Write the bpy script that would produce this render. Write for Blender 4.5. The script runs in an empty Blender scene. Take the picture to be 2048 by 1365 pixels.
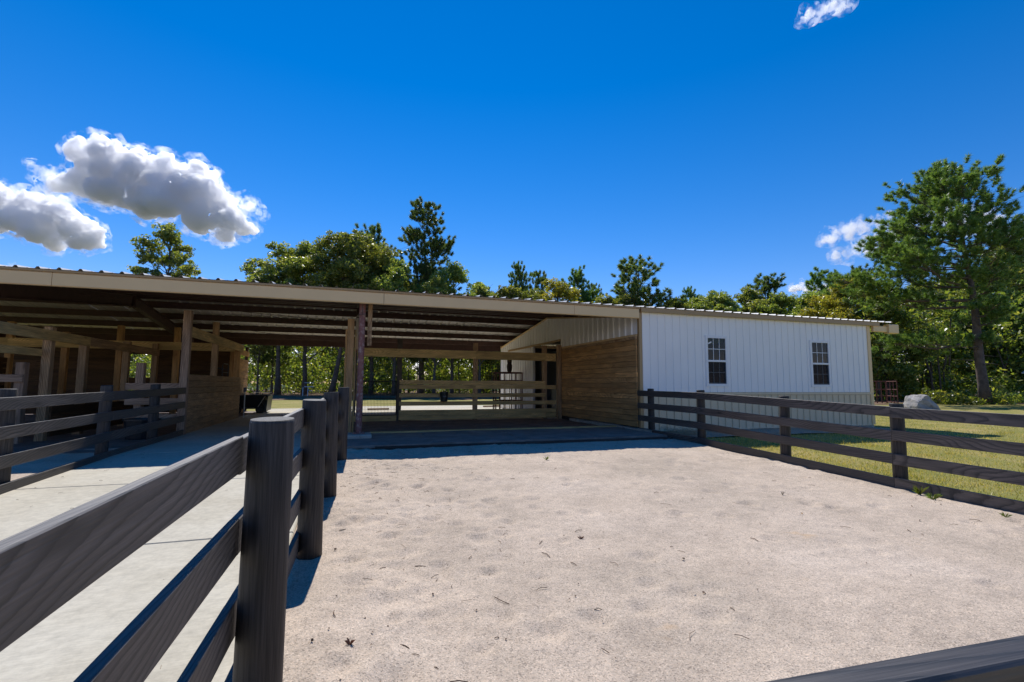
import bpy, bmesh, math, random
import numpy as np
from mathutils import Vector, Matrix
R = math.radians
rng = random.Random(7)
NP = np.random.default_rng(11)
scene = bpy.context.scene
col = scene.collection

# ------------------------------------------------------------------ camera
EYE = Vector((0, 0, 1.2))
cam_d = bpy.data.cameras.new('camera'); cam = bpy.data.objects.new('camera', cam_d); col.objects.link(cam)
RIGHT = Vector((0.949, -0.3158, 0.0052)); FWD = Vector((0.3142, 0.9451, 0.0896)).normalized()
UP = RIGHT.cross(FWD).normalized(); RIGHT = FWD.cross(UP).normalized()
cam.matrix_world = Matrix(((RIGHT.x, UP.x, -FWD.x, 0), (RIGHT.y, UP.y, -FWD.y, 0), (RIGHT.z, UP.z, -FWD.z, 1.2), (0, 0, 0, 1)))
cam_d.sensor_width = 36; cam_d.lens = 969 / 2048 * 36
cam_d.clip_start = 0.02; cam_d.clip_end = 9000
scene.camera = cam

# ------------------------------------------------------------------ sky, sun, exposure
SUN_EL = 51.8; SUN_AZ = 2.5
world = bpy.data.worlds.new('World'); scene.world = world; world.use_nodes = True
wn = world.node_tree.nodes; wl = world.node_tree.links; wn.clear()
wo = wn.new('ShaderNodeOutputWorld'); bg = wn.new('ShaderNodeBackground'); sk = wn.new('ShaderNodeTexSky')
sk.sky_type = 'NISHITA'; sk.sun_disc = False; sk.sun_elevation = R(SUN_EL); sk.sun_rotation = R(SUN_AZ)
sk.altitude = 600; sk.air_density = 1.0; sk.dust_density = 0.0; sk.ozone_density = 3.0
hs = wn.new('ShaderNodeHueSaturation'); hs.inputs['Saturation'].default_value = 1.42; hs.inputs['Value'].default_value = 1.0
wl.new(sk.outputs[0], hs.inputs['Color']); tint = wn.new('ShaderNodeMix'); tint.data_type = 'RGBA'; tint.blend_type = 'MULTIPLY'; tint.inputs[0].default_value = 1; tint.inputs[7].default_value = (1.0, .76, .88, 1)
wl.new(hs.outputs[0], tint.inputs[6]); wl.new(tint.outputs[2], bg.inputs[0]); bg.inputs[1].default_value = 0.113
wl.new(bg.outputs[0], wo.inputs[0])
sun_d = bpy.data.lights.new('sun', 'SUN'); sun_d.energy = 3.6; sun_d.angle = R(0.5); sun_d.color = (1, 0.965, 0.915)
sun = bpy.data.objects.new('sun', sun_d); col.objects.link(sun); sun.location = (0, 40, 60)
sun.rotation_euler = (-R(90 - SUN_EL), 0, -R(SUN_AZ))
vs = scene.view_settings; vs.view_transform = 'Standard'; vs.look = 'None'; vs.gamma = 1; vs.exposure = 0.48; vs.use_curve_mapping = False
cy = scene.cycles
cy.use_denoising = True; cy.max_bounces = 28; cy.diffuse_bounces = 8; cy.glossy_bounces = 3; cy.transmission_bounces = 6
cy.transparent_max_bounces = 12; cy.volume_bounces = 26; cy.sample_clamp_indirect = 6; cy.caustics_reflective = False; cy.caustics_refractive = False

# ------------------------------------------------------------------ helpers
def tag(o, label=None, cat=None, group=None, kind=None):
    if label: o['label'] = label
    if cat: o['category'] = cat
    if group: o['group'] = group
    if kind: o['kind'] = kind
    return o
def empty(name, loc=(0, 0, 0)):
    o = bpy.data.objects.new(name, None); o.empty_display_size = 0.2; o.location = loc; col.objects.link(o); return o
def mesh_obj(name, me, mat, parent=None, M=None):
    o = bpy.data.objects.new(name, me); col.objects.link(o)
    if mat and not me.materials: me.materials.append(mat)
    if parent is not None: o.parent = parent
    if M is not None:
        w = Vector((0, 0, 0)); p = parent
        while p is not None: w = w + p.location; p = p.parent
        o.matrix_local = Matrix.Translation(-w) @ M
    return o
def np_mesh(name, verts, faces, smooth=False):
    """faces: (n,k) int array, all of one size"""
    verts = np.asarray(verts, dtype=np.float32); faces = np.asarray(faces, dtype=np.int32)
    me = bpy.data.meshes.new(name); n, k = faces.shape
    me.vertices.add(len(verts)); me.vertices.foreach_set('co', verts.ravel())
    me.loops.add(n * k); me.loops.foreach_set('vertex_index', faces.ravel())
    me.polygons.add(n); me.polygons.foreach_set('loop_start', np.arange(0, n * k, k, dtype=np.int32))
    me.update(calc_edges=True); me.validate()
    if smooth: me.polygons.foreach_set('use_smooth', np.ones(n, dtype=bool))
    return me
def poly_mesh(name, verts, faces, smooth=False):
    me = bpy.data.meshes.new(name); me.from_pydata([tuple(v) for v in verts], [], [tuple(f) for f in faces]); me.update()
    if smooth:
        for p in me.polygons: p.use_smooth = True
    return me
_bc = {}
def bar_mesh(L, w, t, ch=0.004):
    """a timber along local X (centred), thickness t in Y, width w in Z, chamfered long edges"""
    key = (round(L, 3), round(w, 3), round(t, 3), ch)
    if key in _bc: return _bc[key]
    h, d = w / 2, t / 2; c = min(ch, h * .4, d * .4)
    prof = [(-d + c, -h), (d - c, -h), (d, -h + c), (d, h - c), (d - c, h), (-d + c, h), (-d, h - c), (-d, -h + c)]
    v = [(-L / 2, y, z) for y, z in prof] + [(L / 2, y, z) for y, z in prof]
    f = [tuple(range(8)), tuple(range(15, 7, -1))] + [(i, i + 8, (i + 1) % 8 + 8, (i + 1) % 8) for i in range(8)]
    me = poly_mesh('timber', v, f); _bc[key] = me
    return me
def frame(p0, p1, up=(0, 0, 1)):
    a = Vector(p0); b = Vector(p1); x = (b - a).normalized(); u = Vector(up)
    y = u.cross(x)
    if y.length < 1e-4: y = Vector((0, 1, 0))
    y.normalize(); z = x.cross(y)
    m = Matrix((x, y, z)).transposed().to_4x4(); m.translation = (a + b) / 2
    return m, (b - a).length
def bar(name, p0, p1, w, t, mat, parent=None, up=(0, 0, 1), ch=0.004):
    """bar from p0 to p1; w is its size along up, t across"""
    m, L = frame(p0, p1, up)
    me = bar_mesh(L, w, t, ch)
    if me.materials and mat and me.materials[0] != mat:
        k = (id(me), mat.name)
        if k not in _bc: c = me.copy(); c.materials.clear(); _bc[k] = c
        me = _bc[k]
    return mesh_obj(name, me, mat, parent, m)
def box(name, lo, hi, mat, parent=None, ch=0.004):
    lo = Vector(lo); hi = Vector(hi); c = (lo + hi) / 2
    return bar(name, (lo.x, c.y, c.z), (hi.x, c.y, c.z), hi.z - lo.z, hi.y - lo.y, mat, parent, ch=ch)
def post_sq(name, x, y, z0, z1, s, mat, parent, rot=0, lean=(0, 0), ch=0.006):
    m = Matrix.Translation((x, y, (z0 + z1) / 2)) @ Matrix.Rotation(rot, 4, 'Z') @ Matrix.Rotation(lean[0], 4, 'X') @ Matrix.Rotation(lean[1], 4, 'Y') @ Matrix.Rotation(R(-90), 4, 'Y')
    me = bar_mesh(z1 - z0, s, s, ch)
    if me.materials and me.materials[0] != mat:
        k = (id(me), mat.name)
        if k not in _bc: c = me.copy(); c.materials.clear(); _bc[k] = c
        me = _bc[k]
    return mesh_obj(name, me, mat, parent, m)
def lathe(prof, n=16, wob=0, seed=0):
    r_ = random.Random(seed); v = []; f = []
    ph = [r_.uniform(0, 6.28) for _ in range(3)]
    for i, (r, z) in enumerate(prof):
        for j in range(n):
            a = 2 * math.pi * j / n
            rr = r * (1 + wob * (math.sin(a * 2 + ph[0]) + .6 * math.sin(a * 3 + ph[1] + z * 2)))
            v.append((rr * math.cos(a), rr * math.sin(a), z))
    for i in range(len(prof) - 1):
        for j in range(n):
            f.append((i * n + j, i * n + (j + 1) % n, (i + 1) * n + (j + 1) % n, (i + 1) * n + j))
    f.append(tuple(range(n - 1, -1, -1))); f.append(tuple(range((len(prof) - 1) * n, len(prof) * n)))
    return v, f
def tube_np(path, radii, n=6):
    path = [Vector(p) for p in path]; v = []; f = []
    for i, p in enumerate(path):
        d = (path[min(i + 1, len(path) - 1)] - path[max(i - 1, 0)]).normalized()
        a = d.cross(Vector((0.13, 0.97, 0.2))).normalized(); b = d.cross(a)
        for j in range(n):
            t = 2 * math.pi * j / n
            v.append(p + (a * math.cos(t) + b * math.sin(t)) * radii[i])
    for i in range(len(path) - 1):
        for j in range(n):
            f.append((i * n + j, i * n + (j + 1) % n, (i + 1) * n + (j + 1) % n, (i + 1) * n + j))
    return v, f
class MB:
    def __init__(s): s.v = []; s.f = []
    def add(s, v, f):
        o = len(s.v); s.v += [tuple(x) for x in v]; s.f += [tuple(i + o for i in q) for q in f]; return s
    def box(s, lo, hi):
        x0, y0, z0 = lo; x1, y1, z1 = hi
        return s.add([(x0, y0, z0), (x1, y0, z0), (x1, y1, z0), (x0, y1, z0), (x0, y0, z1), (x1, y0, z1), (x1, y1, z1), (x0, y1, z1)],
                     [(0, 3, 2, 1), (4, 5, 6, 7), (0, 1, 5, 4), (1, 2, 6, 5), (2, 3, 7, 6), (3, 0, 4, 7)])
    def tube(s, path, radii, n=8, cap=True):
        if not hasattr(radii, '__len__'): radii = [radii] * len(path)
        v, f = tube_np(path, radii, n)
        if cap: f = f + [tuple(range(n - 1, -1, -1)), tuple(range(len(v) - n, len(v)))]
        return s.add(v, f)
    def build(s, name, mat, parent=None, smooth=False, M=None):
        return mesh_obj(name, poly_mesh(name, s.v, s.f, smooth), mat, parent, M if M is not None else Matrix.Identity(4))

# ------------------------------------------------------------------ materials
def new_mat(name):
    m = bpy.data.materials.new(name); m.use_nodes = True; nt = m.node_tree; nt.nodes.clear()
    out = nt.nodes.new('ShaderNodeOutputMaterial'); return m, nt.nodes, nt.links, out
def N(ns, t, **kw):
    n = ns.new(t)
    for k, v in kw.items():
        if k in n.inputs: n.inputs[k].default_value = v
        else: setattr(n, k, v)
    return n
def ramp(ns, stops, interp='LINEAR'):
    n = ns.new('ShaderNodeValToRGB'); cr = n.color_ramp; cr.interpolation = interp
    while len(cr.elements) < len(stops): cr.elements.new(0.5)
    for e, (p, c) in zip(cr.elements, stops):
        e.position = p; e.color = (*c, 1) if len(c) == 3 else c
    return n
def g(v): return (v, v, v)
def mixc(ns, ls, a, b, fac, mode='MIX'):
    n = ns.new('ShaderNodeMix'); n.data_type = 'RGBA'; n.blend_type = mode
    for s, x in ((0, fac), (6, a), (7, b)):
        if hasattr(x, 'links') or isinstance(x, bpy.types.NodeSocket): ls.new(x, n.inputs[s])
        elif s == 0: n.inputs[0].default_value = x
        else: n.inputs[s].default_value = (*x, 1)
    return n.outputs[2]
def wood(name, dark, light, rough=0.65, ring=14.0, knots=0.6, spec=0.3, vary=0.25, bump=0.25, tint=None, tint_amt=0.0, ringmix=.85, streak=.45):
    m, ns, ls, out = new_mat(name)
    tc = N(ns, 'ShaderNodeTexCoord'); oi = N(ns, 'ShaderNodeObjectInfo')
    off = N(ns, 'ShaderNodeVectorMath', operation='MULTIPLY'); off.inputs[1].default_value = (37, 0.35, 0.5)
    rv = N(ns, 'ShaderNodeCombineXYZ'); ls.new(oi.outputs['Random'], rv.inputs[0])
    m2 = N(ns, 'ShaderNodeMath', operation='MULTIPLY'); m2.inputs[1].default_value = 7.31; ls.new(oi.outputs['Random'], m2.inputs[0])
    m3 = N(ns, 'ShaderNodeMath', operation='FRACT'); ls.new(m2.outputs[0], m3.inputs[0]); ls.new(m3.outputs[0], rv.inputs[1])
    m4 = N(ns, 'ShaderNodeMath', operation='MULTIPLY'); m4.inputs[1].default_value = 3.17; ls.new(m2.outputs[0], m4.inputs[0])
    m5 = N(ns, 'ShaderNodeMath', operation='FRACT'); ls.new(m4.outputs[0], m5.inputs[0]); ls.new(m5.outputs[0], rv.inputs[2])
    ls.new(rv.outputs[0], off.inputs[0])
    add = N(ns, 'ShaderNodeVectorMath', operation='ADD'); ls.new(tc.outputs['Object'], add.inputs[0]); ls.new(off.outputs[0], add.inputs[1])
    # slow waviness of the log
    mp0 = N(ns, 'ShaderNodeMapping'); mp0.inputs['Scale'].default_value = (0.9, 2.5, 2.5); ls.new(add.outputs[0], mp0.inputs[0])
    n0 = N(ns, 'ShaderNodeTexNoise', Scale=1.0, Detail=2.0); ls.new(mp0.outputs[0], n0.inputs['Vector'])
    sc_ = N(ns, 'ShaderNodeVectorMath', operation='SCALE'); ls.new(n0.outputs['Color'], sc_.inputs[0]); sc_.inputs['Scale'].default_value = 0.13
    add2 = N(ns, 'ShaderNodeVectorMath', operation='ADD'); ls.new(add.outputs[0], add2.inputs[0]); ls.new(sc_.outputs[0], add2.inputs[1])
    mp = N(ns, 'ShaderNodeMapping'); mp.inputs['Rotation'].default_value = (0, R(2.5), R(4)); mp.inputs['Location'].default_value = (0, 0.12, -0.35); ls.new(add2.outputs[0], mp.inputs[0])
    wv = N(ns, 'ShaderNodeTexWave', wave_type='RINGS', rings_direction='X', wave_profile='SAW', Scale=ring, Distortion=0.8, Detail=3.0)
    wv.inputs['Detail Scale'].default_value = 1.5; ls.new(mp.outputs[0], wv.inputs['Vector'])
    mps = N(ns, 'ShaderNodeMapping'); mps.inputs['Scale'].default_value = (3, 150, 150); ls.new(add.outputs[0], mps.inputs[0])
    fs = N(ns, 'ShaderNodeTexNoise', Scale=1.0, Detail=3.0); ls.new(mps.outputs[0], fs.inputs['Vector'])
    mpk = N(ns, 'ShaderNodeMapping'); mpk.inputs['Scale'].default_value = (1.5, 5, 5); ls.new(add.outputs[0], mpk.inputs[0])
    vk = N(ns, 'ShaderNodeTexVoronoi', Scale=1.0); ls.new(mpk.outputs[0], vk.inputs['Vector'])
    kr = ramp(ns, [(0.05, g(1)), (0.14, g(0))]); ls.new(vk.outputs['Distance'], kr.inputs[0])
    wr = ramp(ns, [(0.0, tuple(l * .8 + d * .2 for l, d in zip(light, dark))), (0.3, light), (0.62, tuple(l * .72 + d * .28 for l, d in zip(light, dark))), (.93, dark), (1.0, tuple(l * .5 + d * .5 for l, d in zip(light, dark)))]); ls.new(wv.outputs['Fac'], wr.inputs[0])
    fr = ramp(ns, [(0.32, g(0.5)), (0.68, g(1.15))]); ls.new(fs.outputs['Fac'], fr.inputs[0])
    mean_ = tuple(l * .62 + d * .38 for l, d in zip(light, dark))
    c0 = mixc(ns, ls, mean_, wr.outputs[0], ringmix)
    c1 = mixc(ns, ls, c0, fr.outputs[0], 0.75, 'MULTIPLY')
    mpm = N(ns, 'ShaderNodeMapping'); mpm.inputs['Scale'].default_value = (1.6, 48, 48); ls.new(add.outputs[0], mpm.inputs[0])
    fm = N(ns, 'ShaderNodeTexNoise', Scale=1.0, Detail=4.0, Roughness=.65); ls.new(mpm.outputs[0], fm.inputs['Vector'])
    fmr = ramp(ns, [(0.33, g(0.42)), (0.5, g(.95)), (0.7, g(1.35))]); ls.new(fm.outputs['Fac'], fmr.inputs[0])
    c1 = mixc(ns, ls, c1, fmr.outputs[0], streak, 'MULTIPLY')
    kf = N(ns, 'ShaderNodeMath', operation='MULTIPLY'); ls.new(kr.outputs[0], kf.inputs[0]); kf.inputs[1].default_value = knots
    c2 = mixc(ns, ls, c1, tuple(d * .45 for d in dark), kf.outputs[0])
    # board to board difference and blotchy wear
    mpb = N(ns, 'ShaderNodeMapping'); mpb.inputs['Scale'].default_value = (1.2, 6, 6); ls.new(add.outputs[0], mpb.inputs[0])
    nb = N(ns, 'ShaderNodeTexNoise', Scale=1.6, Detail=4.0); ls.new(mpb.outputs[0], nb.inputs['Vector'])
    br = ramp(ns, [(0.3, g(0.55)), (0.7, g(1.28))]); ls.new(nb.outputs['Fac'], br.inputs[0])
    c3 = mixc(ns, ls, c2, br.outputs[0], 0.75, 'MULTIPLY')
    vr = N(ns, 'ShaderNodeMapRange'); vr.inputs['To Min'].default_value = 1 - vary; vr.inputs['To Max'].default_value = 1 + vary; ls.new(m5.outputs[0], vr.inputs['Value'])
    hv = N(ns, 'ShaderNodeHueSaturation'); ls.new(c3, hv.inputs['Color']); ls.new(vr.outputs[0], hv.inputs['Value'])
    cf = hv.outputs[0]
    if tint:
        tf = N(ns, 'ShaderNodeMath', operation='MULTIPLY'); tf.inputs[1].default_value = tint_amt; ls.new(m3.outputs[0], tf.inputs[0])
        cf = mixc(ns, ls, cf, tint, tf.outputs[0])
    p = N(ns, 'ShaderNodeBsdfPrincipled', Roughness=rough); p.inputs['Specular IOR Level'].default_value = spec
    rr = N(ns, 'ShaderNodeMapRange'); rr.inputs['To Min'].default_value = rough - .12; rr.inputs['To Max'].default_value = min(1, rough + .15)
    ls.new(nb.outputs['Fac'], rr.inputs['Value']); ls.new(rr.outputs[0], p.inputs['Roughness'])
    ls.new(cf, p.inputs['Base Color'])
    bs = N(ns, 'ShaderNodeMath', operation='MULTIPLY_ADD'); ls.new(wv.outputs['Fac'], bs.inputs[0]); bs.inputs[1].default_value = ringmix * .8; ls.new(fs.outputs['Fac'], bs.inputs[2])
    bp = N(ns, 'ShaderNodeBump', Strength=bump, Distance=0.004); ls.new(bs.outputs[0], bp.inputs['Height']); ls.new(bp.outputs[0], p.inputs['Normal'])
    ls.new(p.outputs[0], out.inputs[0]); return m
def plain(name, c, rough=0.5, metal=0.0, spec=0.5, noise=0.12, scale=6.0, bump=0.0, bscale=40.0, stain=None, stain_amt=0.0):
    m, ns, ls, out = new_mat(name)
    tc = N(ns, 'ShaderNodeTexCoord'); n1 = N(ns, 'ShaderNodeTexNoise', Scale=scale, Detail=5.0); ls.new(tc.outputs['Object'], n1.inputs['Vector'])
    r1 = ramp(ns, [(0.25, tuple(x * (1 - noise) for x in c)), (0.75, tuple(min(1, x * (1 + noise)) for x in c))]); ls.new(n1.outputs['Fac'], r1.inputs[0])
    cc = r1.outputs[0]
    if stain:
        n2 = N(ns, 'ShaderNodeTexNoise', Scale=scale * 2.3, Detail=6.0); ls.new(tc.outputs['Object'], n2.inputs['Vector'])
        r2 = ramp(ns, [(0.5, g(0)), (0.66, g(1))]); ls.new(n2.outputs['Fac'], r2.inputs[0])
        mf = N(ns, 'ShaderNodeMath', operation='MULTIPLY'); mf.inputs[1].default_value = stain_amt; ls.new(r2.outputs[0], mf.inputs[0])
        cc = mixc(ns, ls, cc, stain, mf.outputs[0])
    p = N(ns, 'ShaderNodeBsdfPrincipled', Roughness=rough, Metallic=metal); p.inputs['Specular IOR Level'].default_value = spec
    ls.new(cc, p.inputs['Base Color'])
    if bump:
        n3 = N(ns, 'ShaderNodeTexNoise', Scale=bscale, Detail=4.0); ls.new(tc.outputs['Object'], n3.inputs['Vector'])
        bp = N(ns, 'ShaderNodeBump', Strength=bump, Distance=0.01); ls.new(n3.outputs['Fac'], bp.inputs['Height']); ls.new(bp.outputs[0], p.inputs['Normal'])
    ls.new(p.outputs[0], out.inputs[0]); return m
def leaf_mat(name, cols, trans=0.5, rough=0.36, spec=0.7):
    m, ns, ls, out = new_mat(name)
    ge = N(ns, 'ShaderNodeNewGeometry'); oi = N(ns, 'ShaderNodeObjectInfo')
    r = ramp(ns, [(i / (len(cols) - 1), c) for i, c in enumerate(cols)]); ls.new(ge.outputs['Random Per Island'], r.inputs[0])
    vr = N(ns, 'ShaderNodeMapRange'); vr.inputs['To Min'].default_value = .75; vr.inputs['To Max'].default_value = 1.25; ls.new(oi.outputs['Random'], vr.inputs['Value'])
    hr = N(ns, 'ShaderNodeMapRange'); hr.inputs['To Min'].default_value = .485; hr.inputs['To Max'].default_value = .515; ls.new(oi.outputs['Random'], hr.inputs['Value'])
    hv = N(ns, 'ShaderNodeHueSaturation'); ls.new(r.outputs[0], hv.inputs['Color']); ls.new(vr.outputs[0], hv.inputs['Value']); ls.new(hr.outputs[0], hv.inputs['Hue'])
    p = N(ns, 'ShaderNodeBsdfPrincipled', Roughness=rough); p.inputs['Specular IOR Level'].default_value = spec; ls.new(hv.outputs[0], p.inputs['Base Color'])
    t = N(ns, 'ShaderNodeBsdfTranslucent'); gm = N(ns, 'ShaderNodeMix', data_type='RGBA', blend_type='MULTIPLY'); gm.inputs[0].default_value = 1
    ls.new(hv.outputs[0], gm.inputs[6]); gm.inputs[7].default_value = (2.1, 1.9, .7, 1); ls.new(gm.outputs[2], t.inputs[0])
    mx = N(ns, 'ShaderNodeMixShader'); mx.inputs[0].default_value = trans; ls.new(p.outputs[0], mx.inputs[1]); ls.new(t.outputs[0], mx.inputs[2])
    ls.new(mx.outputs[0], out.inputs[0]); return m

BLACKW = wood('black_stained_wood', (0.007, 0.006, 0.005), (0.108, 0.089, 0.074), rough=0.6, ring=24, knots=.7, spec=.9, vary=.25, bump=.4, ringmix=.9, streak=.6)
POSTW = wood('black_stained_post', (0.010, 0.009, 0.008), (0.078, 0.066, 0.056), rough=0.62, ring=14, knots=.9, spec=.4, vary=.2, bump=.45, ringmix=.3, streak=.9)
PINE = wood('treated_pine', (0.46, 0.26, 0.085), (0.82, 0.58, 0.25), rough=.7, ring=28, vary=.2, tint=(.6, .45, .2), tint_amt=.35)
FRESH = wood('fresh_pine', (0.24, 0.13, 0.075), (0.50, 0.34, 0.23), rough=.7, ring=26, vary=.12)
PLANK = wood('brown_plank', (0.43, 0.19, 0.06), (0.86, 0.49, 0.19), rough=.65, ring=24, vary=.26, tint=(.30, .19, .09), tint_amt=.45)
PLANK2 = wood('tan_plank', (0.25, 0.135, 0.06), (0.54, 0.35, 0.19), rough=.7, ring=24, vary=.22)
PLANK_SHADE = wood('shade_toned_plank', (0.05, 0.024, 0.011), (0.14, 0.075, 0.033), rough=.75, ring=24, vary=.3)  # darker copy of the plank wood, the stall interior's shade put into its colour
CEDAR = wood('orange_post_wood', (0.34, 0.16, 0.06), (0.66, 0.40, 0.18), rough=.65, ring=26, vary=.1, knots=.95)
FASCIA = plain('tan_painted_metal', (0.76, 0.545, 0.285), rough=.42, noise=.04, scale=1.5)
TRIM = plain('brown_trim_metal', (0.40, 0.26, 0.12), rough=.4, noise=.05, scale=2)
WAINS = plain('taupe_panel_metal', (0.68, 0.55, 0.37), rough=.45, noise=.03, scale=1.2)
WHITE = plain('white_panel_metal', (0.9, 0.885, 0.87), rough=.45, noise=.025, scale=1.2)
ROOFM = plain('galvalume_roof', (0.66, 0.63, 0.58), rough=.45, noise=.08, scale=1.4)
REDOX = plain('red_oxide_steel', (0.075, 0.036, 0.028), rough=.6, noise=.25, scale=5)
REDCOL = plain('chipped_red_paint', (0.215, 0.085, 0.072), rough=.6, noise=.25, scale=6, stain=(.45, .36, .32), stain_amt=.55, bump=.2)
VINYL = plain('white_vinyl', (0.82, 0.82, 0.83), rough=.4, noise=.02)
CONC = plain('grey_concrete_block', (0.42, 0.38, 0.31), rough=.9, noise=.2, scale=5, bump=.35, stain=(.22, .19, .15), stain_amt=.5)
RUBBER = plain('rubber_mat', (0.21, 0.19, 0.165), rough=.7, noise=.35, scale=3, stain=(.13, .12, .10), stain_amt=.45, bump=.2, bscale=90)
DIRTMAT = plain('dusty_rubber_floor', (0.18, 0.13, 0.105), rough=.85, noise=.4, scale=2.2, stain=(.11, .08, .06), stain_amt=.6, bump=.3)
BLACKM = plain('black_metal', (0.012, 0.012, 0.013), rough=.5, noise=.2)
BLACKP = plain('black_plastic', (0.014, 0.017, 0.019), rough=.4, noise=.2)
TYRE = plain('tyre_rubber', (0.02, 0.02, 0.02), rough=.85, noise=.2)
RUST = plain('rusty_red_steel', (0.10, 0.03, 0.022), rough=.7, noise=.35, scale=8)
ROCK = plain('granite', (0.33, 0.31, 0.29), rough=.9, noise=.3, scale=2.2, bump=.7, bscale=9, stain=(.18, .165, .15), stain_amt=.6)
BARK = plain('pine_bark', (0.115, 0.085, 0.07), rough=.95, noise=.45, scale=3.5, bump=1.0, bscale=9, stain=(.2, .17, .15), stain_amt=.4)
BARKD = plain('oak_bark', (0.085, 0.07, 0.058), rough=.95, noise=.4, scale=3, bump=.9, bscale=12, stain=(.17, .15, .13), stain_amt=.5)
DARKIN = plain('shade_dark_interior', (0.05, 0.042, 0.035), rough=.8, noise=.2)  # interior surfaces coloured near black so the room looks dim behind its panes
OAKLEAF = leaf_mat('oak_leaf', [(.085, .13, .034), (.14, .195, .048), (.205, .25, .068), (.30, .31, .105)])
HICKLEAF = leaf_mat('yellowing_leaf', [(0.124, 0.152, 0.025), (0.207, 0.228, 0.041), (0.304, 0.290, 0.055), (0.345, 0.276, 0.055)])
UNDERLEAF = leaf_mat('understory_leaf', [(.06, .105, .026), (.11, .165, .036), (.17, .22, .05), (.26, .27, .085)])
NEEDLE = leaf_mat('pine_needle', [(0.072, 0.136, 0.048), (0.104, 0.184, 0.056), (0.144, 0.232, 0.067), (0.192, 0.248, 0.072)], trans=.38, rough=.35, spec=.6)
GRASSB = leaf_mat('grass_blade', [(0.125, 0.150, 0.031), (0.237, 0.237, 0.056), (0.375, 0.319, 0.112), (0.525, 0.413, 0.213)], trans=.4)
WEEDM = leaf_mat('weed_blade', [(.06, .11, .02), (.10, .16, .03), (.16, .15, .04)], trans=.4)
DRYM = plain('dry_twig', (0.16, 0.10, 0.06), rough=.9, noise=.4, scale=20)
REDWEED = plain('reddish_dry_weed', (0.26, 0.13, 0.08), rough=.9, noise=.4, scale=20)
STRAW = plain('straw', (0.38, 0.31, 0.2), rough=.9, noise=.3, scale=15)
FEATHER = plain('dark_brown_plastic', (0.035, 0.025, 0.02), rough=.6, noise=.3, scale=20)

def glass_mat():
    m, ns, ls, out = new_mat('window_glass')
    a = N(ns, 'ShaderNodeBsdfTransparent'); a.inputs[0].default_value = (.30, .34, .35, 1); b = N(ns, 'ShaderNodeBsdfGlossy', Roughness=0.02)
    f = N(ns, 'ShaderNodeFresnel', IOR=1.45); mx = N(ns, 'ShaderNodeMixShader'); ls.new(f.outputs[0], mx.inputs[0]); ls.new(a.outputs[0], mx.inputs[1]); ls.new(b.outputs[0], mx.inputs[2])
    ls.new(mx.outputs[0], out.inputs[0]); return m
GLASS = glass_mat()
def screen_mat():
    m, ns, ls, out = new_mat('fibreglass_screen'); a = N(ns, 'ShaderNodeBsdfTransparent'); b = N(ns, 'ShaderNodeBsdfDiffuse'); b.inputs[0].default_value = (.03, .033, .04, 1)
    mx = N(ns, 'ShaderNodeMixShader'); mx.inputs[0].default_value = .62; ls.new(a.outputs[0], mx.inputs[1]); ls.new(b.outputs[0], mx.inputs[2]); ls.new(mx.outputs[0], out.inputs[0]); return m
SCREEN = screen_mat()
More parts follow.
